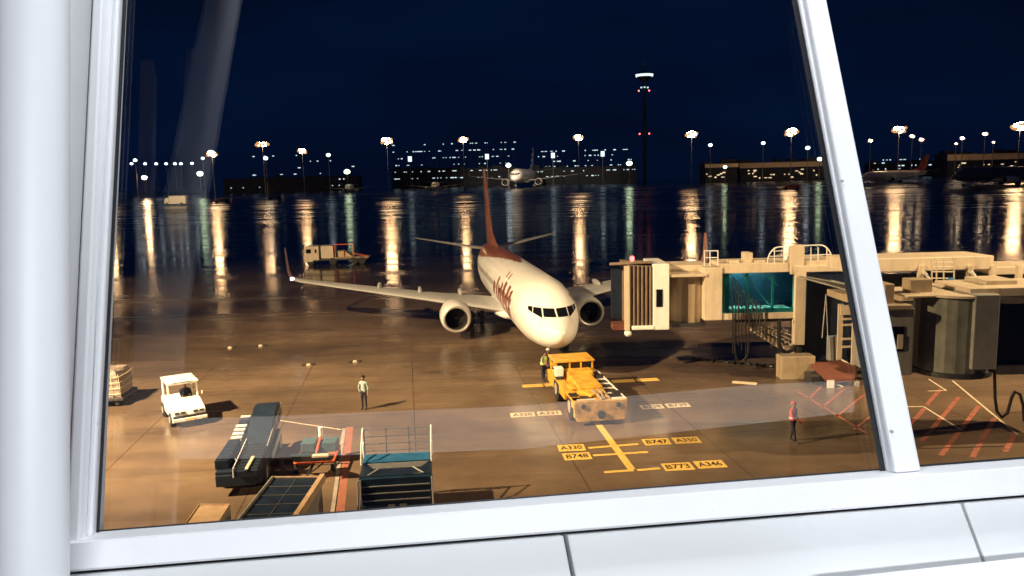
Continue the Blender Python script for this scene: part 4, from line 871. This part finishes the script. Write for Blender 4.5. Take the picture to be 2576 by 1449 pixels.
# stair under the tunnel
b = MB()
for i in range(12):
    u = i / 11; x = 1878 + 118 * u; y = 812 + 72 * u
    b.span(P(x, y, 44.0), P(x + 13, y + 3, 45.2))
for dy in (-36, -24, -12, 0, 6):
    b.tube([P(1874, 814 + dy * .35, 43.9), P(2004, 884 + dy, 43.9)], .03, 6)
b.build('stair', M['cream'], JB)
b = MB(); pbox(b, 1850, 802, 2006, 809, 43.6, 1.8, o0); b.build('cable_tray', M['dark'], JB)
b = MB(); b.tube([P(1960, 806, 43.2), P(1960, 866, 43.2), P(1966, 880, 43.2), P(1978, 886, 43.2), P(1992, 882, 43.2), P(2000, 868, 43.2), P(2001, 806, 43.2)], .11, 8); b.build('hose_loop', M['hose'], JB, smooth=True)
b = MB()
for i, (x, yb) in enumerate(((1843, 890), (1851, 905), (1858, 870), (1866, 880), (1876, 912), (1884, 890), (1893, 845), (1903, 850), (1912, 838), (1925, 850))):
    b.tube([P(x, 700 + 8 * i, 43.25), P(x, yb, 43.2)], .035, 6)
b.tube([P(1845, 800, 43.1), P(1848, 890, 43.1), P(1862, 912, 43.1), P(1880, 895, 43.1), P(1886, 800, 43.1)], .03, 6); b.build('hanging_cables', M['hose'], JB)
# support column and wheel bogie
b = MB(); b.span(P(2006, 868, 43.6), Vector((P(2027, 868, 43.6).x, .4, .7))); b.build('support_column', M['dark'], JB)
b = MB(); pbox(b, 1966, 897, 2051, 957, 41.2, .9, o0); b.build('control_box', M['beige'], JB, bevel=.04)
MB().cyl(P(2005, 955, 41.3) + Vector((-.15, .4, 0)), P(2005, 955, 41.3) + Vector((.15, .4, 0)), .35).build('bogie_wheel', M['black'], JB, smooth=True)
b = MB(); pz = P(2090, 935, 40.0); b.prism([P(2032, 908, 41.5), P(2120, 906, 42.0), P(2152, 922, 41.0), P(2150, 950, 39.5), P(2085, 958, 39.3)], (0, 0, -.18)); b.build('platform', M['redfloor'], JB, bevel=.02)
b = MB()
for (x, y, Y) in ((2092, 958, 39.5), (2156, 950, 39.5), (2040, 912, 41.4), (2150, 925, 41)):
    p = P(x, y, Y); b.span(p + Vector((-.1, -.1, -.2)), Vector((p.x + .1, p.y + .1, .0)))
b.tube([P(2098, 965, 39.5), P(2150, 985, 39.5)], .06, 6); b.build('platform_legs', M['pipe'], JB)
MB().box(P(2089, 980, 39.3), (.35, .1, 1.0)).build('warning_board', M['white'], JB)
b = MB(); pbox(b, 2040, 945, 2084, 985, 40.0, 1.0, o0); b.build('drive_motor', M['dark'], JB, bevel=.05)

# second bridge, nearer, right of the mullion
J2 = thing('jet_bridge', 'grey jet bridge with round rotunda and tan flat roof right of the mullion', 'jet bridge', (18.3, 31, 0)); o0 = J2.location.copy()
rc_ = P(2392, 850, 31.3); n = 48
zt_, zb_ = P(2410, 752, 29.9).z, P(2410, 942, 29.9).z; rr = 1.42
b = MB(); b.loft([[Vector((rc_.x + (rr + (.02 if k % 2 else 0)) * math.cos(2 * math.pi * k / n), rc_.y + (rr + (.02 if k % 2 else 0)) * math.sin(2 * math.pi * k / n), z)) for k in range(n)] for z in (zb_, zt_)]); b.build('rotunda_curtain', M['olive_panel'], J2)
b = MB(); b.cyl((rc_.x, rc_.y, zt_ + .01), (rc_.x, rc_.y, zt_ + .12), rr + .18, n=48); b.span((rc_.x - 2.4, rc_.y - 1.0, zt_ + .02), (rc_.x - .2, rc_.y + 1.6, zt_ + .10)); b.build('roof', M['cream'], J2, bevel=.02)
b = MB(); b.cyl((rc_.x, rc_.y, zb_ - .2), (rc_.x, rc_.y, zb_ - .01), rr + .1, n=40); b.build('rotunda_base', M['dark'], J2)
sx_ = P(2242, 1000, 31).x; MB().cyl((sx_, .4, 0), (sx_, .4, zb_ - .05), .40, n=24).build('support_column', M['dgrey'], J2, smooth=True)
b = MB(); pbox(b, 2290, 703, 2346, 738, 31.0, .7, o0); b.build('roof_box', M['beige'], J2, bevel=.03)
b = MB(); pbox(b, 2205, 776, 2298, 945, 30.2, 2.0, o0); b.build('cab', M['grey'], J2, bevel=.03)
b = MB(); pbox(b, 2224, 822, 2274, 884, 30.17, .05, o0); b.build('cab_window', M['dglass'], J2)
b = MB(); pbox(b, 2258, 842, 2272, 878, 30.14, .03, o0); b.build('window_blind', M['cream'], J2)
b = MB(); pbox(b, 2225, 715, 2250, 778, 30.4, .9, o0); pbox(b, 2205, 768, 2296, 780, 30.0, 2.2, o0); b.build('cab_roof', M['beige'], J2, bevel=.03)
b = MB(); pbox(b, 2450, 742, 2512, 930, 29.7, 2.4, o0); b.build('portal_frame', M['grey'], J2, bevel=.03)
b = MB(); pbox(b, 2512, 762, 2760, 925, 30.5, 2.2, o0); b.build('tunnel', M['navy'], J2)
b = MB(); pbox(b, 2440, 722, 2760, 744, 30.2, 2.6, o0); pbox(b, 2480, 705, 2560, 722, 31, 1.5, o0); b.build('tunnel_roof', M['cream'], J2, bevel=.03)
b = MB(); pbox(b, 2512, 918, 2760, 940, 30.3, 2.4, o0); b.build('tunnel_floor', M['grey'], J2)
b = MB(); b.tube([P(2502, 930, 30), P(2503, 1000, 30), P(2508, 1035, 30), P(2520, 1050, 30), P(2534, 1040, 30), P(2545, 1000, 30), P(2553, 985, 30), P(2566, 992, 30), P(2574, 1020, 30), P(2576, 1060, 30)], .06, 8); b.build('hanging_cable', M['hose'], J2, smooth=True)

# fixed walkway further out, on posts
WK = thing('walkway_bridge', 'long cream walkway beam on posts behind the grey rotunda', 'walkway', (20, 40, 0)); o0 = WK.location.copy()
b = MB(); pbox(b, 2130, 648, 2500, 682, 39.5, 2.6, o0); b.build('roof_beam', M['cream'], WK, bevel=.04)
b = MB(); pbox(b, 2500, 668, 2800, 688, 40.2, 2.6, o0); b.build('roof_beam', M['cream'], WK, bevel=.04)
b = MB(); pbox(b, 2130, 684, 2800, 735, 41.2, .1, o0); b.build('rear_glazing', M['navy'], WK)
b = MB(); pbox(b, 2130, 735, 2800, 752, 39.6, 2.5, o0); b.build('floor_beam', M['beige'], WK)
for x in (2312, 2436, 2494, 2560):
    b = MB(); pbox(b, x, 668, x + 12, 740, 39.4, .25, o0); b.build('post', M['cream'], WK)
b = MB()
for (x0, y0), (x1, y1) in (((2326, 684), (2356, 730)), ((2445, 684), (2482, 735))): b.tube([P(x0, y0, 39.3), P(x1, y1, 39.3)], .07, 6)
b.build('brace', M['white'], WK)
b = MB()
for x in (2344, 2356, 2374, 2400): b.tube([P(x, 652, 39.0), P(x, 728, 39.0)], .035, 6)
for y in (660, 672, 684, 700, 716): b.tube([P(2344, y, 39.0), P(2400, y, 39.0)], .028, 6)
b.build('ladder_cage', M['cream'], WK)
for x in (2200, 2700):
    p = P(x, 740, 40.5); MB().span((p.x - .2, p.y, p.z), (p.x + .2, p.y + .4, 0)).build('support_column', M['beige'], WK)
b = MB(); pbox(b, 2372, 718, 2400, 735, 38.5, .8, o0); b.ball(P(2388, 725, 39.1), .25); b.build('valve_box', M['teal'], WK, bevel=.03)
b = MB(); b.ball(P(2392, 714, 39.0) - Vector((0, 0, 0)), .02); 
tag(MB().ball(at(2392, 717, 38.2), (.34, .34, .38)).build('blue_drum', M['tblue'], smooth=True), 'round blue drum on the walkway behind the grey rotunda', 'drum')

# ------------------------------------------------------------------ painted stand markings
def stripe(mb, pts, wd, z=.006):
    pts = [Vector((p[0], p[1], 0)) for p in pts]
    for a, b_ in zip(pts, pts[1:]):
        d = (b_ - a).normalized(); s_ = Vector((-d.y, d.x, 0)) * wd / 2; u = Vector((0, 0, z))
        mb.add([a - s_ + u, b_ - s_ + u, b_ + s_ + u, a + s_ + u], [(0, 1, 2, 3)])
    return mb
def G(*pp): return [gp(x, y) for x, y in pp]
tag(stripe(MB(), G((1470, 1020), (1589, 1181)), .30).build('centre_line', M['ypaint']), 'yellow lead-in line running from under the tractor', 'floor marking', 'yellow stand markings')
bl = [((1520, 1188), (1594, 1183), 'short yellow cross bar at the foot of the lead-in line, left half'), ((1603, 1183), (1660, 1178), 'short yellow cross bar at the foot of the lead-in line, right half'),
      ((1492, 1146), (1630, 1137), 'long thin yellow cross bar across the lead-in line, nearer one'), ((1480, 1127), (1606, 1117), 'long thin yellow cross bar across the lead-in line, farther one')]
for i, (a, c, lab) in enumerate(bl): tag(stripe(MB(), G(a, c), .20, .004).build('cross_bar', M['ypaint']), lab, 'floor marking', 'yellow stand markings')
fc = None
def text_mesh(s, size):
    cu = bpy.data.curves.new('t', 'FONT'); cu.body = s; cu.size = size; cu.align_x = 'CENTER'; cu.align_y = 'CENTER'; cu.offset = .012
    o = bpy.data.objects.new('t', cu); col.objects.link(o); dg = bpy.context.evaluated_depsgraph_get()
    me = bpy.data.meshes.new_from_object(o.evaluated_get(dg)); bpy.data.objects.remove(o); return me
def stand_label(p0, p1, txt, lab, ht=.80, mat='ypaint'):
    a, b_ = gp(*p0), gp(*p1); c = (a + b_) / 2; d = b_ - a; rz = math.atan2(d.y, d.x); L_ = d.length
    r = thing('stand_label', lab, 'floor marking', (c.x, c.y, 0), rz, 'painted aircraft type boxes')
    m_ = MB(); m_.add([(-L_ / 2, -ht / 2, .005), (L_ / 2, -ht / 2, .005), (L_ / 2, ht / 2, .005), (-L_ / 2, ht / 2, .005)], [(0, 1, 2, 3)]); m_.build('painted_box', M[mat], r)
    me = text_mesh(txt, .62); o = bpy.data.objects.new('lettering', me); col.objects.link(o); o.parent = r; o.location = (0, 0, .009); me.materials.clear(); me.materials.append(M['kpaint'])
    o.scale = (min(1.5, L_ * .8 / max(.1, o.dimensions.x)), 1, 1)
stand_label((1404, 1128), (1471, 1125), 'A330', 'yellow painted box reading A330 left of the lead-in line')
stand_label((1417, 1150), (1486, 1146), 'B748', 'yellow painted box reading B748 left of the lead-in line')
stand_label((1618, 1113), (1685, 1110), 'B747', 'yellow painted box reading B747 right of the lead-in line')
stand_label((1694, 1109), (1760, 1106), 'A350', 'yellow painted box reading A350 at the far right end')
stand_label((1668, 1176), (1742, 1172), 'B773', 'yellow painted box reading B773 near the window sill')
stand_label((1750, 1170), (1823, 1166), 'A346', 'yellow painted box reading A346 right of the box B773')
stand_label((1284, 1045), (1345, 1042), 'A320', 'pale painted box left of the tractor, outer one', .7, 'wpaint')
stand_label((1352, 1041), (1412, 1038), 'A321', 'pale painted box left of the tractor, inner one', .7, 'wpaint')
stand_label((1612, 1025), (1668, 1022), 'B738', 'pale painted box right of the tractor, inner one', .7, 'wpaint')
stand_label((1676, 1021), (1734, 1018), 'B739', 'pale painted box right of the tractor, outer one', .7, 'wpaint')
for p0, p1, lab in (((1314, 972), (1366, 969), 'yellow painted bar left of the nose, outer one'), ((1370, 969), (1412, 966), 'yellow painted bar left of the nose, inner one'),
                    ((1540, 960), (1596, 957), 'yellow painted bar right of the tractor, inner one'), ((1602, 957), (1656, 954), 'yellow painted bar right of the tractor, outer one')):
    tag(stripe(MB(), G(p0, p1), .62, .005).build('painted_bar', M['ypaint']), lab, 'floor marking', 'yellow painted bars by the nose')
tag(stripe(MB(), G((1842, 961), (1904, 966)), .55).build('painted_bar', M['wpaint']), 'short cream painted bar beside the beige control box', 'floor marking')
tag(stripe(MB(), G((880, 1074), (838, 1420)), .34).build('red_line', M['opaint']), 'orange red painted line left of the blue cargo loader', 'floor marking')
tag(stripe(MB(), G((866, 1078), (820, 1420)), .18).build('grey_line', M['greyline']), 'pale painted line left of the orange red line', 'floor marking')
tag(stripe(MB(), G((640, 1040), (692, 1056), (858, 1081)), .07).build('white_line', M['wpaint']), 'thin white painted line right of the belt loader', 'floor marking')
hb = MB()
for pp in (((2000, 981), (2180, 1090)), ((2036, 1003), (2068, 970)), ((2066, 1027), (2126, 977)), ((2106, 1047), (2180, 988)), ((2148, 1080), (2200, 1040))): stripe(hb, G(*pp), .12)
tag(hb.build('hatching', M['rpaint']), 'faded red hatching on the ground left of the mullion', 'floor marking')
hb = MB()
for pp in (((2319, 1110), (2413, 998)), ((2367, 1146), (2463, 1021)), ((2446, 1150), (2502, 1052)), ((2529, 1137), (2550, 1096)), ((2285, 1072), (2326, 1028)), ((2330, 1020), (2366, 978))): stripe(hb, G(*pp), .20)
tag(hb.build('hatching', M['rpaint']), 'red hatching on the ground under the grey rotunda', 'floor marking')
tag(stripe(MB(), G((2396, 958), (2560, 1094)), .10, .008).build('boundary_line', M['wpaint']), 'thin cream boundary line along the ends of the red hatching', 'floor marking')
tag(stripe(MB(), G((2250, 1024), (2323, 1023), (2417, 1081), (2357, 1084)), .10, .010).build('outline_mark', M['wpaint']), 'cream angled outline painted across the red hatching, nearer one', 'floor marking')
tag(stripe(MB(), G((2336, 954), (2381, 983), (2334, 984)), .10, .010).build('outline_mark', M['wpaint']), 'cream angled outline painted under the grey rotunda, farther one', 'floor marking')
# thin dark cable on the ground by the bridge
random.seed(3)
a, b_ = gp(1742, 904), gp(1962, 926)
pts = [a.lerp(b_, i / 40) + Vector((0, .28 * math.sin(i * 1.9) + random.uniform(-.06, .06), .06)) for i in range(41)]
tag(MB().tube(pts, .07, 7).build('ground_cable', M['hose'], smooth=True), 'dark coiled cable lying on the ground below the jet bridge', 'cable')
for (x, y, lab) in ((578, 876, 'small pale wheel chock alone on the apron, leftmost'), (655, 871, 'small pale wheel chock second from the left on the open apron'), (776, 919, 'small pale wheel chock nearest the man in the pale shirt'), (893, 911, 'tiny pale wheel chock farthest right on the open apron')):
    p = gp(x, y); t = thing('wheel_chock', lab, 'wheel chock', p, R(15), 'wheel chocks on the open apron')
    MB().prism([(-.15, -.08, 0), (.15, -.08, 0), (.08, -.08, .12), (-.08, -.08, .12)], (0, .16, 0)).build('wedge', M['cream'], t, bevel=.02)
    for sx in (-.28, .28): MB().ball((sx, 0, .05), (.15, .10, .06)).build('end_block', M['black'], t)

# ------------------------------------------------------------------ far side of the airfield
def mast(px, py, rad, lab, Y=500, mat='lampw', n=8, name='floodlight_mast', grp='tall floodlight masts across the airfield', squash=.80, fit=.36, tall=1.0):
    top = at(px, py, Y); gz = terrain(Y); r = thing(name, lab, 'floodlight mast', (top.x, Y, gz), 0, grp); hz = top.z - gz
    MB().cyl((0, 0, 0), (0, 0, hz), .34, .16, n=10).build('pole', M['dgrey'], r, smooth=True)
    MB().cyl((0, 0, hz - .15), (0, 0, hz + .05), rad * .55, n=16).build('head_ring', M['dgrey'], r)
    rn = random.Random(int(px * 7)); core = MB()
    for k in range(n + 2):                # dim orange balls imitate the lens halo round a few blazing heads
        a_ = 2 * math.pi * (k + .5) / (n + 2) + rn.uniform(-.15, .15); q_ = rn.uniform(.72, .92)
        MB().ball((rad * q_ * math.cos(a_), rad * q_ * math.sin(a_), hz + rn.uniform(-.34, .30) * rad * tall), (rad * .25, rad * .25, rad * .24), 12, 8).build('halo_ball', M['lamphalo'], r, smooth=True)
    for k in range(4):
        a_ = 2 * math.pi * k / 4 + rn.uniform(-.4, .4)
        MB().ball((rad * .36 * math.cos(a_), rad * .36 * math.sin(a_), hz + rn.uniform(-.12, .16) * rad * tall), (rad * rn.uniform(.36, .48), rad * .42, rad * rn.uniform(.38, .50) * tall), 16, 10).build('lamp_head', M[mat], r, smooth=True)
    return r
ML = [(533, 387, 3.3, 'leftmost tall floodlight mast, above the far tan truck'), (660, 363, 4.2, 'wide double headed floodlight mast, second from the left'), (760, 381, 3.0, 'floodlight mast third from the left, lower than its neighbours'),
      (973, 355, 3.9, 'bright floodlight mast fourth from the left, on a visible tall pole'), (1165, 352, 3.2, 'floodlight mast just left of the main tail fin'), (1455, 347, 3.3, 'floodlight mast right of the far blue tailed airliner'),
      (1740, 338, 4.0, 'bright floodlight mast right of the control tower'), (1991, 333, 4.2, 'bright floodlight mast just left of the mullion'), (2262, 326, 4.2, 'bright floodlight mast just right of the mullion'), (2566, 319, 5.0, 'largest floodlight mast at the right edge of the photo')]
for px, py, rad, lab in ML: mast(px, py, rad, lab, tall=.55 if px == 660 else 1.0)
mast(262, 392, 3.2, 'floodlight mast hidden by the left frame, only its reflection showing')
SM = [(2190, 354, 1.8, 'small floodlight right of the mullion above the red tail'), (2295, 343, 1.9, 'small floodlight right beside the bright mast'), (2318, 352, 1.9, 'lower of two small floodlights beside the bright mast'),
      (2421, 348, 1.8, 'small floodlight above the tan terminal roof, left one'), (2478, 337, 2.0, 'small floodlight above the tan terminal roof, highest one'), (2499, 358, 1.2, 'faint small floodlight left of the largest mast'), (2405, 362, 1.2, 'faint small floodlight low over the tan terminal roof')]
for px, py, rad, lab in SM: mast(px, py, rad, lab, 560, 'lampw2', 6, 'small_floodlight', 'smaller floodlights further off on the right')
def lamp_post(px, py, rad, lab, Y=620, mat='lampc', grp='small lamps along the horizon'):
    top = at(px, py, Y); gz = terrain(Y); r = thing('street_lamp', lab, 'lamp post', (top.x, Y, gz), 0, grp); hz = max(1.5, top.z - gz)
    MB().cyl((0, 0, 0), (0, 0, hz), .25, .15, n=8).build('pole', M['dgrey'], r)
    MB().ball((0, 0, hz), (rad * 1.1, rad, rad * .8), 10, 6).build('lamp_head', M[mat], r)
words = ['first', 'second', 'third', 'fourth', 'fifth', 'sixth', 'seventh']
for i, x in enumerate((331, 365, 393, 418, 440, 455, 483)):
    lamp_post(x, 412 - (i > 5), 1.1, words[i] + ' lamp from the left frame in the level row of seven', grp='level row of seven lamps at the left')
for px, py, rad, mat, lab in ((340, 403, 1.2, 'lampc', 'single lamp just above the level row by the frame'), (510, 398, 1.0, 'lampc', 'faint lamp left of the leftmost floodlight mast'), (503, 437, 1.9, 'lampg', 'low greenish lamp below the leftmost floodlight mast'),
                              (363, 447, 1.5, 'lampw', 'low warm lamp left of the far tan truck'), (668, 398, 1.5, 'lampc', 'white lamp under the double headed mast'), (826, 390, 1.4, 'lampc', 'white lamp alone between third and fourth masts'),
                               (1279, 416, 1.7, 'lampc', 'white lamp on the nose side of the far blue tailed airliner'), (1583, 411, 1.9, 'lampg', 'bright low greenish lamp left of the control tower foot'),
                              (873, 432, 1.9, 'lampg', 'low greenish lamp in front of the parked far jet'), (1787, 365, 1.3, 'lampc', 'small white lamp right of the mast by the control tower'), (1920, 360, 1.3, 'lampc', 'small white lamp left of the mast by the mullion'),
                              (2032, 372, 1.5, 'lampc', 'small white lamp close to the left edge of the mullion'), (2062, 400, 1.5, 'lampg', 'low greenish lamp touching the left edge of the mullion'), (1824, 420, 1.2, 'lampg', 'low greenish lamp in front of the orange lit building')):
    lamp_post(px, py, rad, lab, 540, mat)

def building(label, px0, px1, py_top, Y, mat, wins, dep=18, wmat='win', name='distant_building', fascia=0.0):
    a = at(px0, py_top, Y); b_ = at(px1, py_top, Y); gz = terrain(Y); w_ = b_.x - a.x; h_ = (a.z + b_.z) / 2 - gz
    r = thing(name, label, 'building', ((a.x + b_.x) / 2, Y, gz), 0, 'far buildings across the airfield')
    wl_ = MB(); wl_.box((0, dep / 2, h_ / 2), (w_, dep, h_)); wl_.build('wall', M['dkbld'], r)
    if fascia: MB().box((0, -.4, h_ - fascia / 2), (w_ + 1.0, .7, fascia)).build('fascia', M[mat], r)
    rn = random.Random(int(px0)); x = -w_ / 2                     # uneven roofline: plant rooms and steps
    rb = MB(); rb.box((0, dep / 2, h_ + .3), (w_ + 1.2, dep + 1.2, .6))
    while x < w_ / 2 - 8:
        ww = rn.uniform(4, 11); hh_ = rn.uniform(.8, 3.0)
        if rn.random() < .6: rb.box((x + ww / 2, dep * rn.uniform(.3, .7), h_ + .5 + hh_ / 2), (ww, dep * .4, hh_))
        x += ww + rn.uniform(2, 9)
    rb.build('roof', M['dkbld'], r)
    for (fx, fz, ww, hh) in wins:
        hz_ = min(fz, .93) * h_ if fz < 1.05 else fz * h_
        MB().box((-w_ / 2 + fx * w_, -.1 if fz < 1.05 else 4, hz_), (ww, .2, hh)).build('lit_window' if fz < 1.05 else 'roof_lamp', M[wmat], r)
        if fz >= 1.05: MB().cyl((-w_ / 2 + fx * w_, 4, h_ * .9), (-w_ / 2 + fx * w_, 4, hz_ - hh / 2), .12, n=6).build('roof_mast', M['dkbld'], r)
    return r
random.seed(11)
def rw(n, zlo=.3, zhi=.95, big=0): return [(random.uniform(.02, .98), random.choice([zlo + (zhi - zlo) * k / 5 for k in range(6)]), random.choice((.8, 1.0, 1.4, 2.2)) * (1 + big), random.choice((.5, .7, .9))) for _ in range(n)]
building('dark far terminal with rows of lit windows behind the fourth mast', 985, 1150, 425, 690, 'dkbld', rw(60, .5, 2.3))
building('dark far terminal with lit windows behind the main tail fin', 1128, 1300, 424, 720, 'dkbld', rw(56, .5, 2.5))
building('dark far terminal with lit windows left of the control tower', 1345, 1602, 422, 690, 'dkbld', rw(70, .5, 2.1))
building('low dark far shed with few lights by the left masts', 560, 900, 448, 640, 'dkbld', rw(22, .4, 2.6))
building('warm lit low far terminal left of the mullion', 1862, 2075, 408, 570, 'tanroof', rw(22, .2, .6), wmat='winw', fascia=3.6)
building('orange lit far hangar right of the control tower', 1775, 1855, 412, 560, 'tanroof', rw(9, .3, .6), wmat='winw', fascia=2.6)
building('warm lit tan roofed far terminal at the right edge', 2385, 2640, 386, 580, 'tanroof', rw(30, .15, .6), wmat='winw', fascia=4.4)
building('low dark far building with lit windows right of the mullion', 2200, 2384, 412, 640, 'dkbld', rw(30, .4, 1.6))
for px, py, lab in ((1031, 400, 'white lit sign board behind the fourth mast'), (1225, 394, 'white lit sign board left of the far airliner'), (1391, 391, 'white lit sign board right of the far airliner'), (1516, 387, 'white lit sign board left of the control tower')):
    p = at(px, py, 640); gz = terrain(640); t = thing('lit_sign', lab, 'sign', (p.x, 640, gz), 0, 'white lit sign boards across the airfield')
    MB().box((0, 0, p.z - gz), (3.0, .4, 4.2)).build('lit_panel', em('sign_glow', (.85, 1, 1), 1.6) if px == 1031 else bpy.data.materials['sign_glow'], t)
    MB().box((0, .5, (p.z - gz) / 2), (.4, .4, p.z - gz)).build('post', M['dgrey'], t)
# control tower
Y = 620; tp = at(1621, 190, Y); gz = terrain(Y); hz = tp.z - gz
CTW = thing('control_tower', 'slender dark control tower with a lit cab and red lamps', 'control tower', (tp.x, Y, gz))
MB().cyl((0, 0, 0), (0, 0, hz - 4), 1.5, 1.1, n=24).build('shaft', M['dkbld'], CTW, smooth=True)
MB().cyl((0, 0, hz - 5), (0, 0, hz - 1.0), 1.4, 6.0, n=28).build('cab_base', M['dkbld'], CTW)
MB().cyl((0, 0, hz - .9), (0, 0, hz + .8), 6.6, 7.0, n=28).build('lit_cab_windows', em('tower_cab_glow', (.85, .97, 1.0), 1.3), CTW)
MB().cyl((0, 0, hz + .85), (0, 0, hz + 2.4), 7.3, 5.2, n=28).build('cab_roof', M['dkbld'], CTW)
MB().cyl((0, 0, hz + 2.4), (0, 0, hz + 11), .3, .12, n=8).build('antenna', M['dgrey'], CTW)
for dx, dz, mt in ((-3, -9.5, 'win'), (-.5, -9.3, 'win'), (2, -9.6, 'win')): MB().box((dx, -3.6, hz + dz), (1.3, .4, 1.0)).build('lit_window', M[mt], CTW)
for dx, dz in ((-5, -12), (3, -12), (-4.5, -45), (3, -45)): MB().ball((dx, -3.9, hz + dz), .62, 8, 6).build('red_lamp', M['redl'], CTW)
# far aircraft: copies of the jet with their own tails
def far_jet(px, py, Y, sc, rz, lab, finmat, wing=None, fus=None):
    p = at(px, py, Y); c = copy_tree(AC, None, skip=('side_lettering', 'cabin_window', 'door_outline', 'wingtip_light'))
    c.name = 'passenger_jet'; c.location = (p.x, Y, terrain(Y)); c.rotation_euler = (0, 0, rz); c.scale = (sc, sc, sc)
    tag(c, lab, 'airplane', 'jets parked across the airfield')
    for ch in c.children:
        bn = ch.name.split('.')[0]
        if bn in ('tail_fin', 'dorsal_fillet') : ch.material_slots[0].link = 'OBJECT'; ch.material_slots[0].material = finmat
        if bn == 'fuselage': ch.material_slots[1].link = 'OBJECT'; ch.material_slots[1].material = fus or M['acwhite']
        if bn == 'fuselage' and fus: ch.material_slots[0].link = 'OBJECT'; ch.material_slots[0].material = fus
    return c
finblue = pm('blue_white_fin', (.10, .14, .30), .4)
t = finblue.node_tree; wv = t.nodes.new('ShaderNodeTexWave'); wv.inputs['Scale'].default_value = .20; wv.bands_direction = 'DIAGONAL'
tcn = t.nodes.new('ShaderNodeTexCoord'); t.links.new(tcn.outputs['Object'], wv.inputs['Vector']); crn = t.nodes.new('ShaderNodeValToRGB'); t.links.new(wv.outputs['Fac'], crn.inputs['Fac'])
crn.color_ramp.interpolation = 'CONSTANT'; crn.color_ramp.elements[0].color = (.02, .03, .10, 1); crn.color_ramp.elements[1].position = .5; crn.color_ramp.elements[1].color = (.7, .7, .75, 1)
t.links.new(crn.outputs[0], t.nodes['Principled BSDF'].inputs['Base Color'])
far_jet(1292, 440, 545, 2.6, R(80), 'far white airliner with a blue and white striped tail fin', finblue)
far_jet(1090, 432, 520, 1.15, R(92), 'small far jet seen nose on left of the main tail fin', M['dkbld'])
far_jet(872, 436, 540, 1.1, R(97), 'small far jet with greenish lit nose between third and fourth masts', M['dkbld'])
far_jet(2168, 430, 470, 1.35, R(20), 'far jet with a bright red tail fin beside the mullion', pm('bright_red_fin', (.75, .12, .05), .4))
far_jet(2395, 432, 420, 1.9, R(12), 'far dark jet with a black tail fin at the right edge', M['dkbld'], fus=M['dgrey'])
p_ = at(1240, 440, 440); lamp('far_fill_spot', 'SPOT', (p_.x, 455, 38), (at(1305, 440, 545).x, 545, 22), 900000, (1, .78, .52), spot_size=R(44), spot_blend=.7, shadow_soft_size=1)  # unseen spot added to brighten the far striped-tail airliner
p_ = at(400, 440, 390); lamp('far_fill_spot', 'SPOT', (p_.x, 390, 24), (at(438, 452, 430).x, 430, 9), 90000, (1, .78, .5), spot_size=R(50), spot_blend=.7, shadow_soft_size=1)  # another unseen spot, added for the far tan box truck
# far vehicles
def far_truck(px, py, Y, w_, h_, mat, lab, rz=0):
    p = at(px, py, Y); r = thing('box_truck', lab, 'truck', (p.x, Y, terrain(Y)), rz, 'far vehicles along the airfield edge')
    MB().box((w_ * .12, 0, h_ * .58), (w_ * .76, 3.2, h_ * .84)).build('box', M[mat], r, bevel=.1)
    MB().prism([(-w_ * .5, -1.5, .8), (-w_ * .48, -1.5, h_ * .6), (-w_ * .42, -1.5, h_ * .8), (-w_ * .28, -1.5, h_ * .8), (-w_ * .28, -1.5, .8)], (0, 3.0, 0)).build('cab', M[mat], r, bevel=.1)
    for x in (-.38, .3): MB().cyl((x * w_, -1.7, .8), (x * w_, 1.7, .8), .8, n=16).build('wheel', M['black'], r)
far_truck(438, 452, 430, 12, 5.2, 'cream', 'large tan box truck far off under the level row of lamps')
far_truck(558, 462, 440, 9, 2.6, 'tanroof', 'low tan vehicle far off under the leftmost floodlight mast')
far_truck(690, 455, 460, 8, 2.8, 'cream', 'low pale vehicle far off under the double headed mast')
far_truck(1992, 438, 430, 9, 2.6, 'orange', 'orange low vehicle far off left of the mullion')
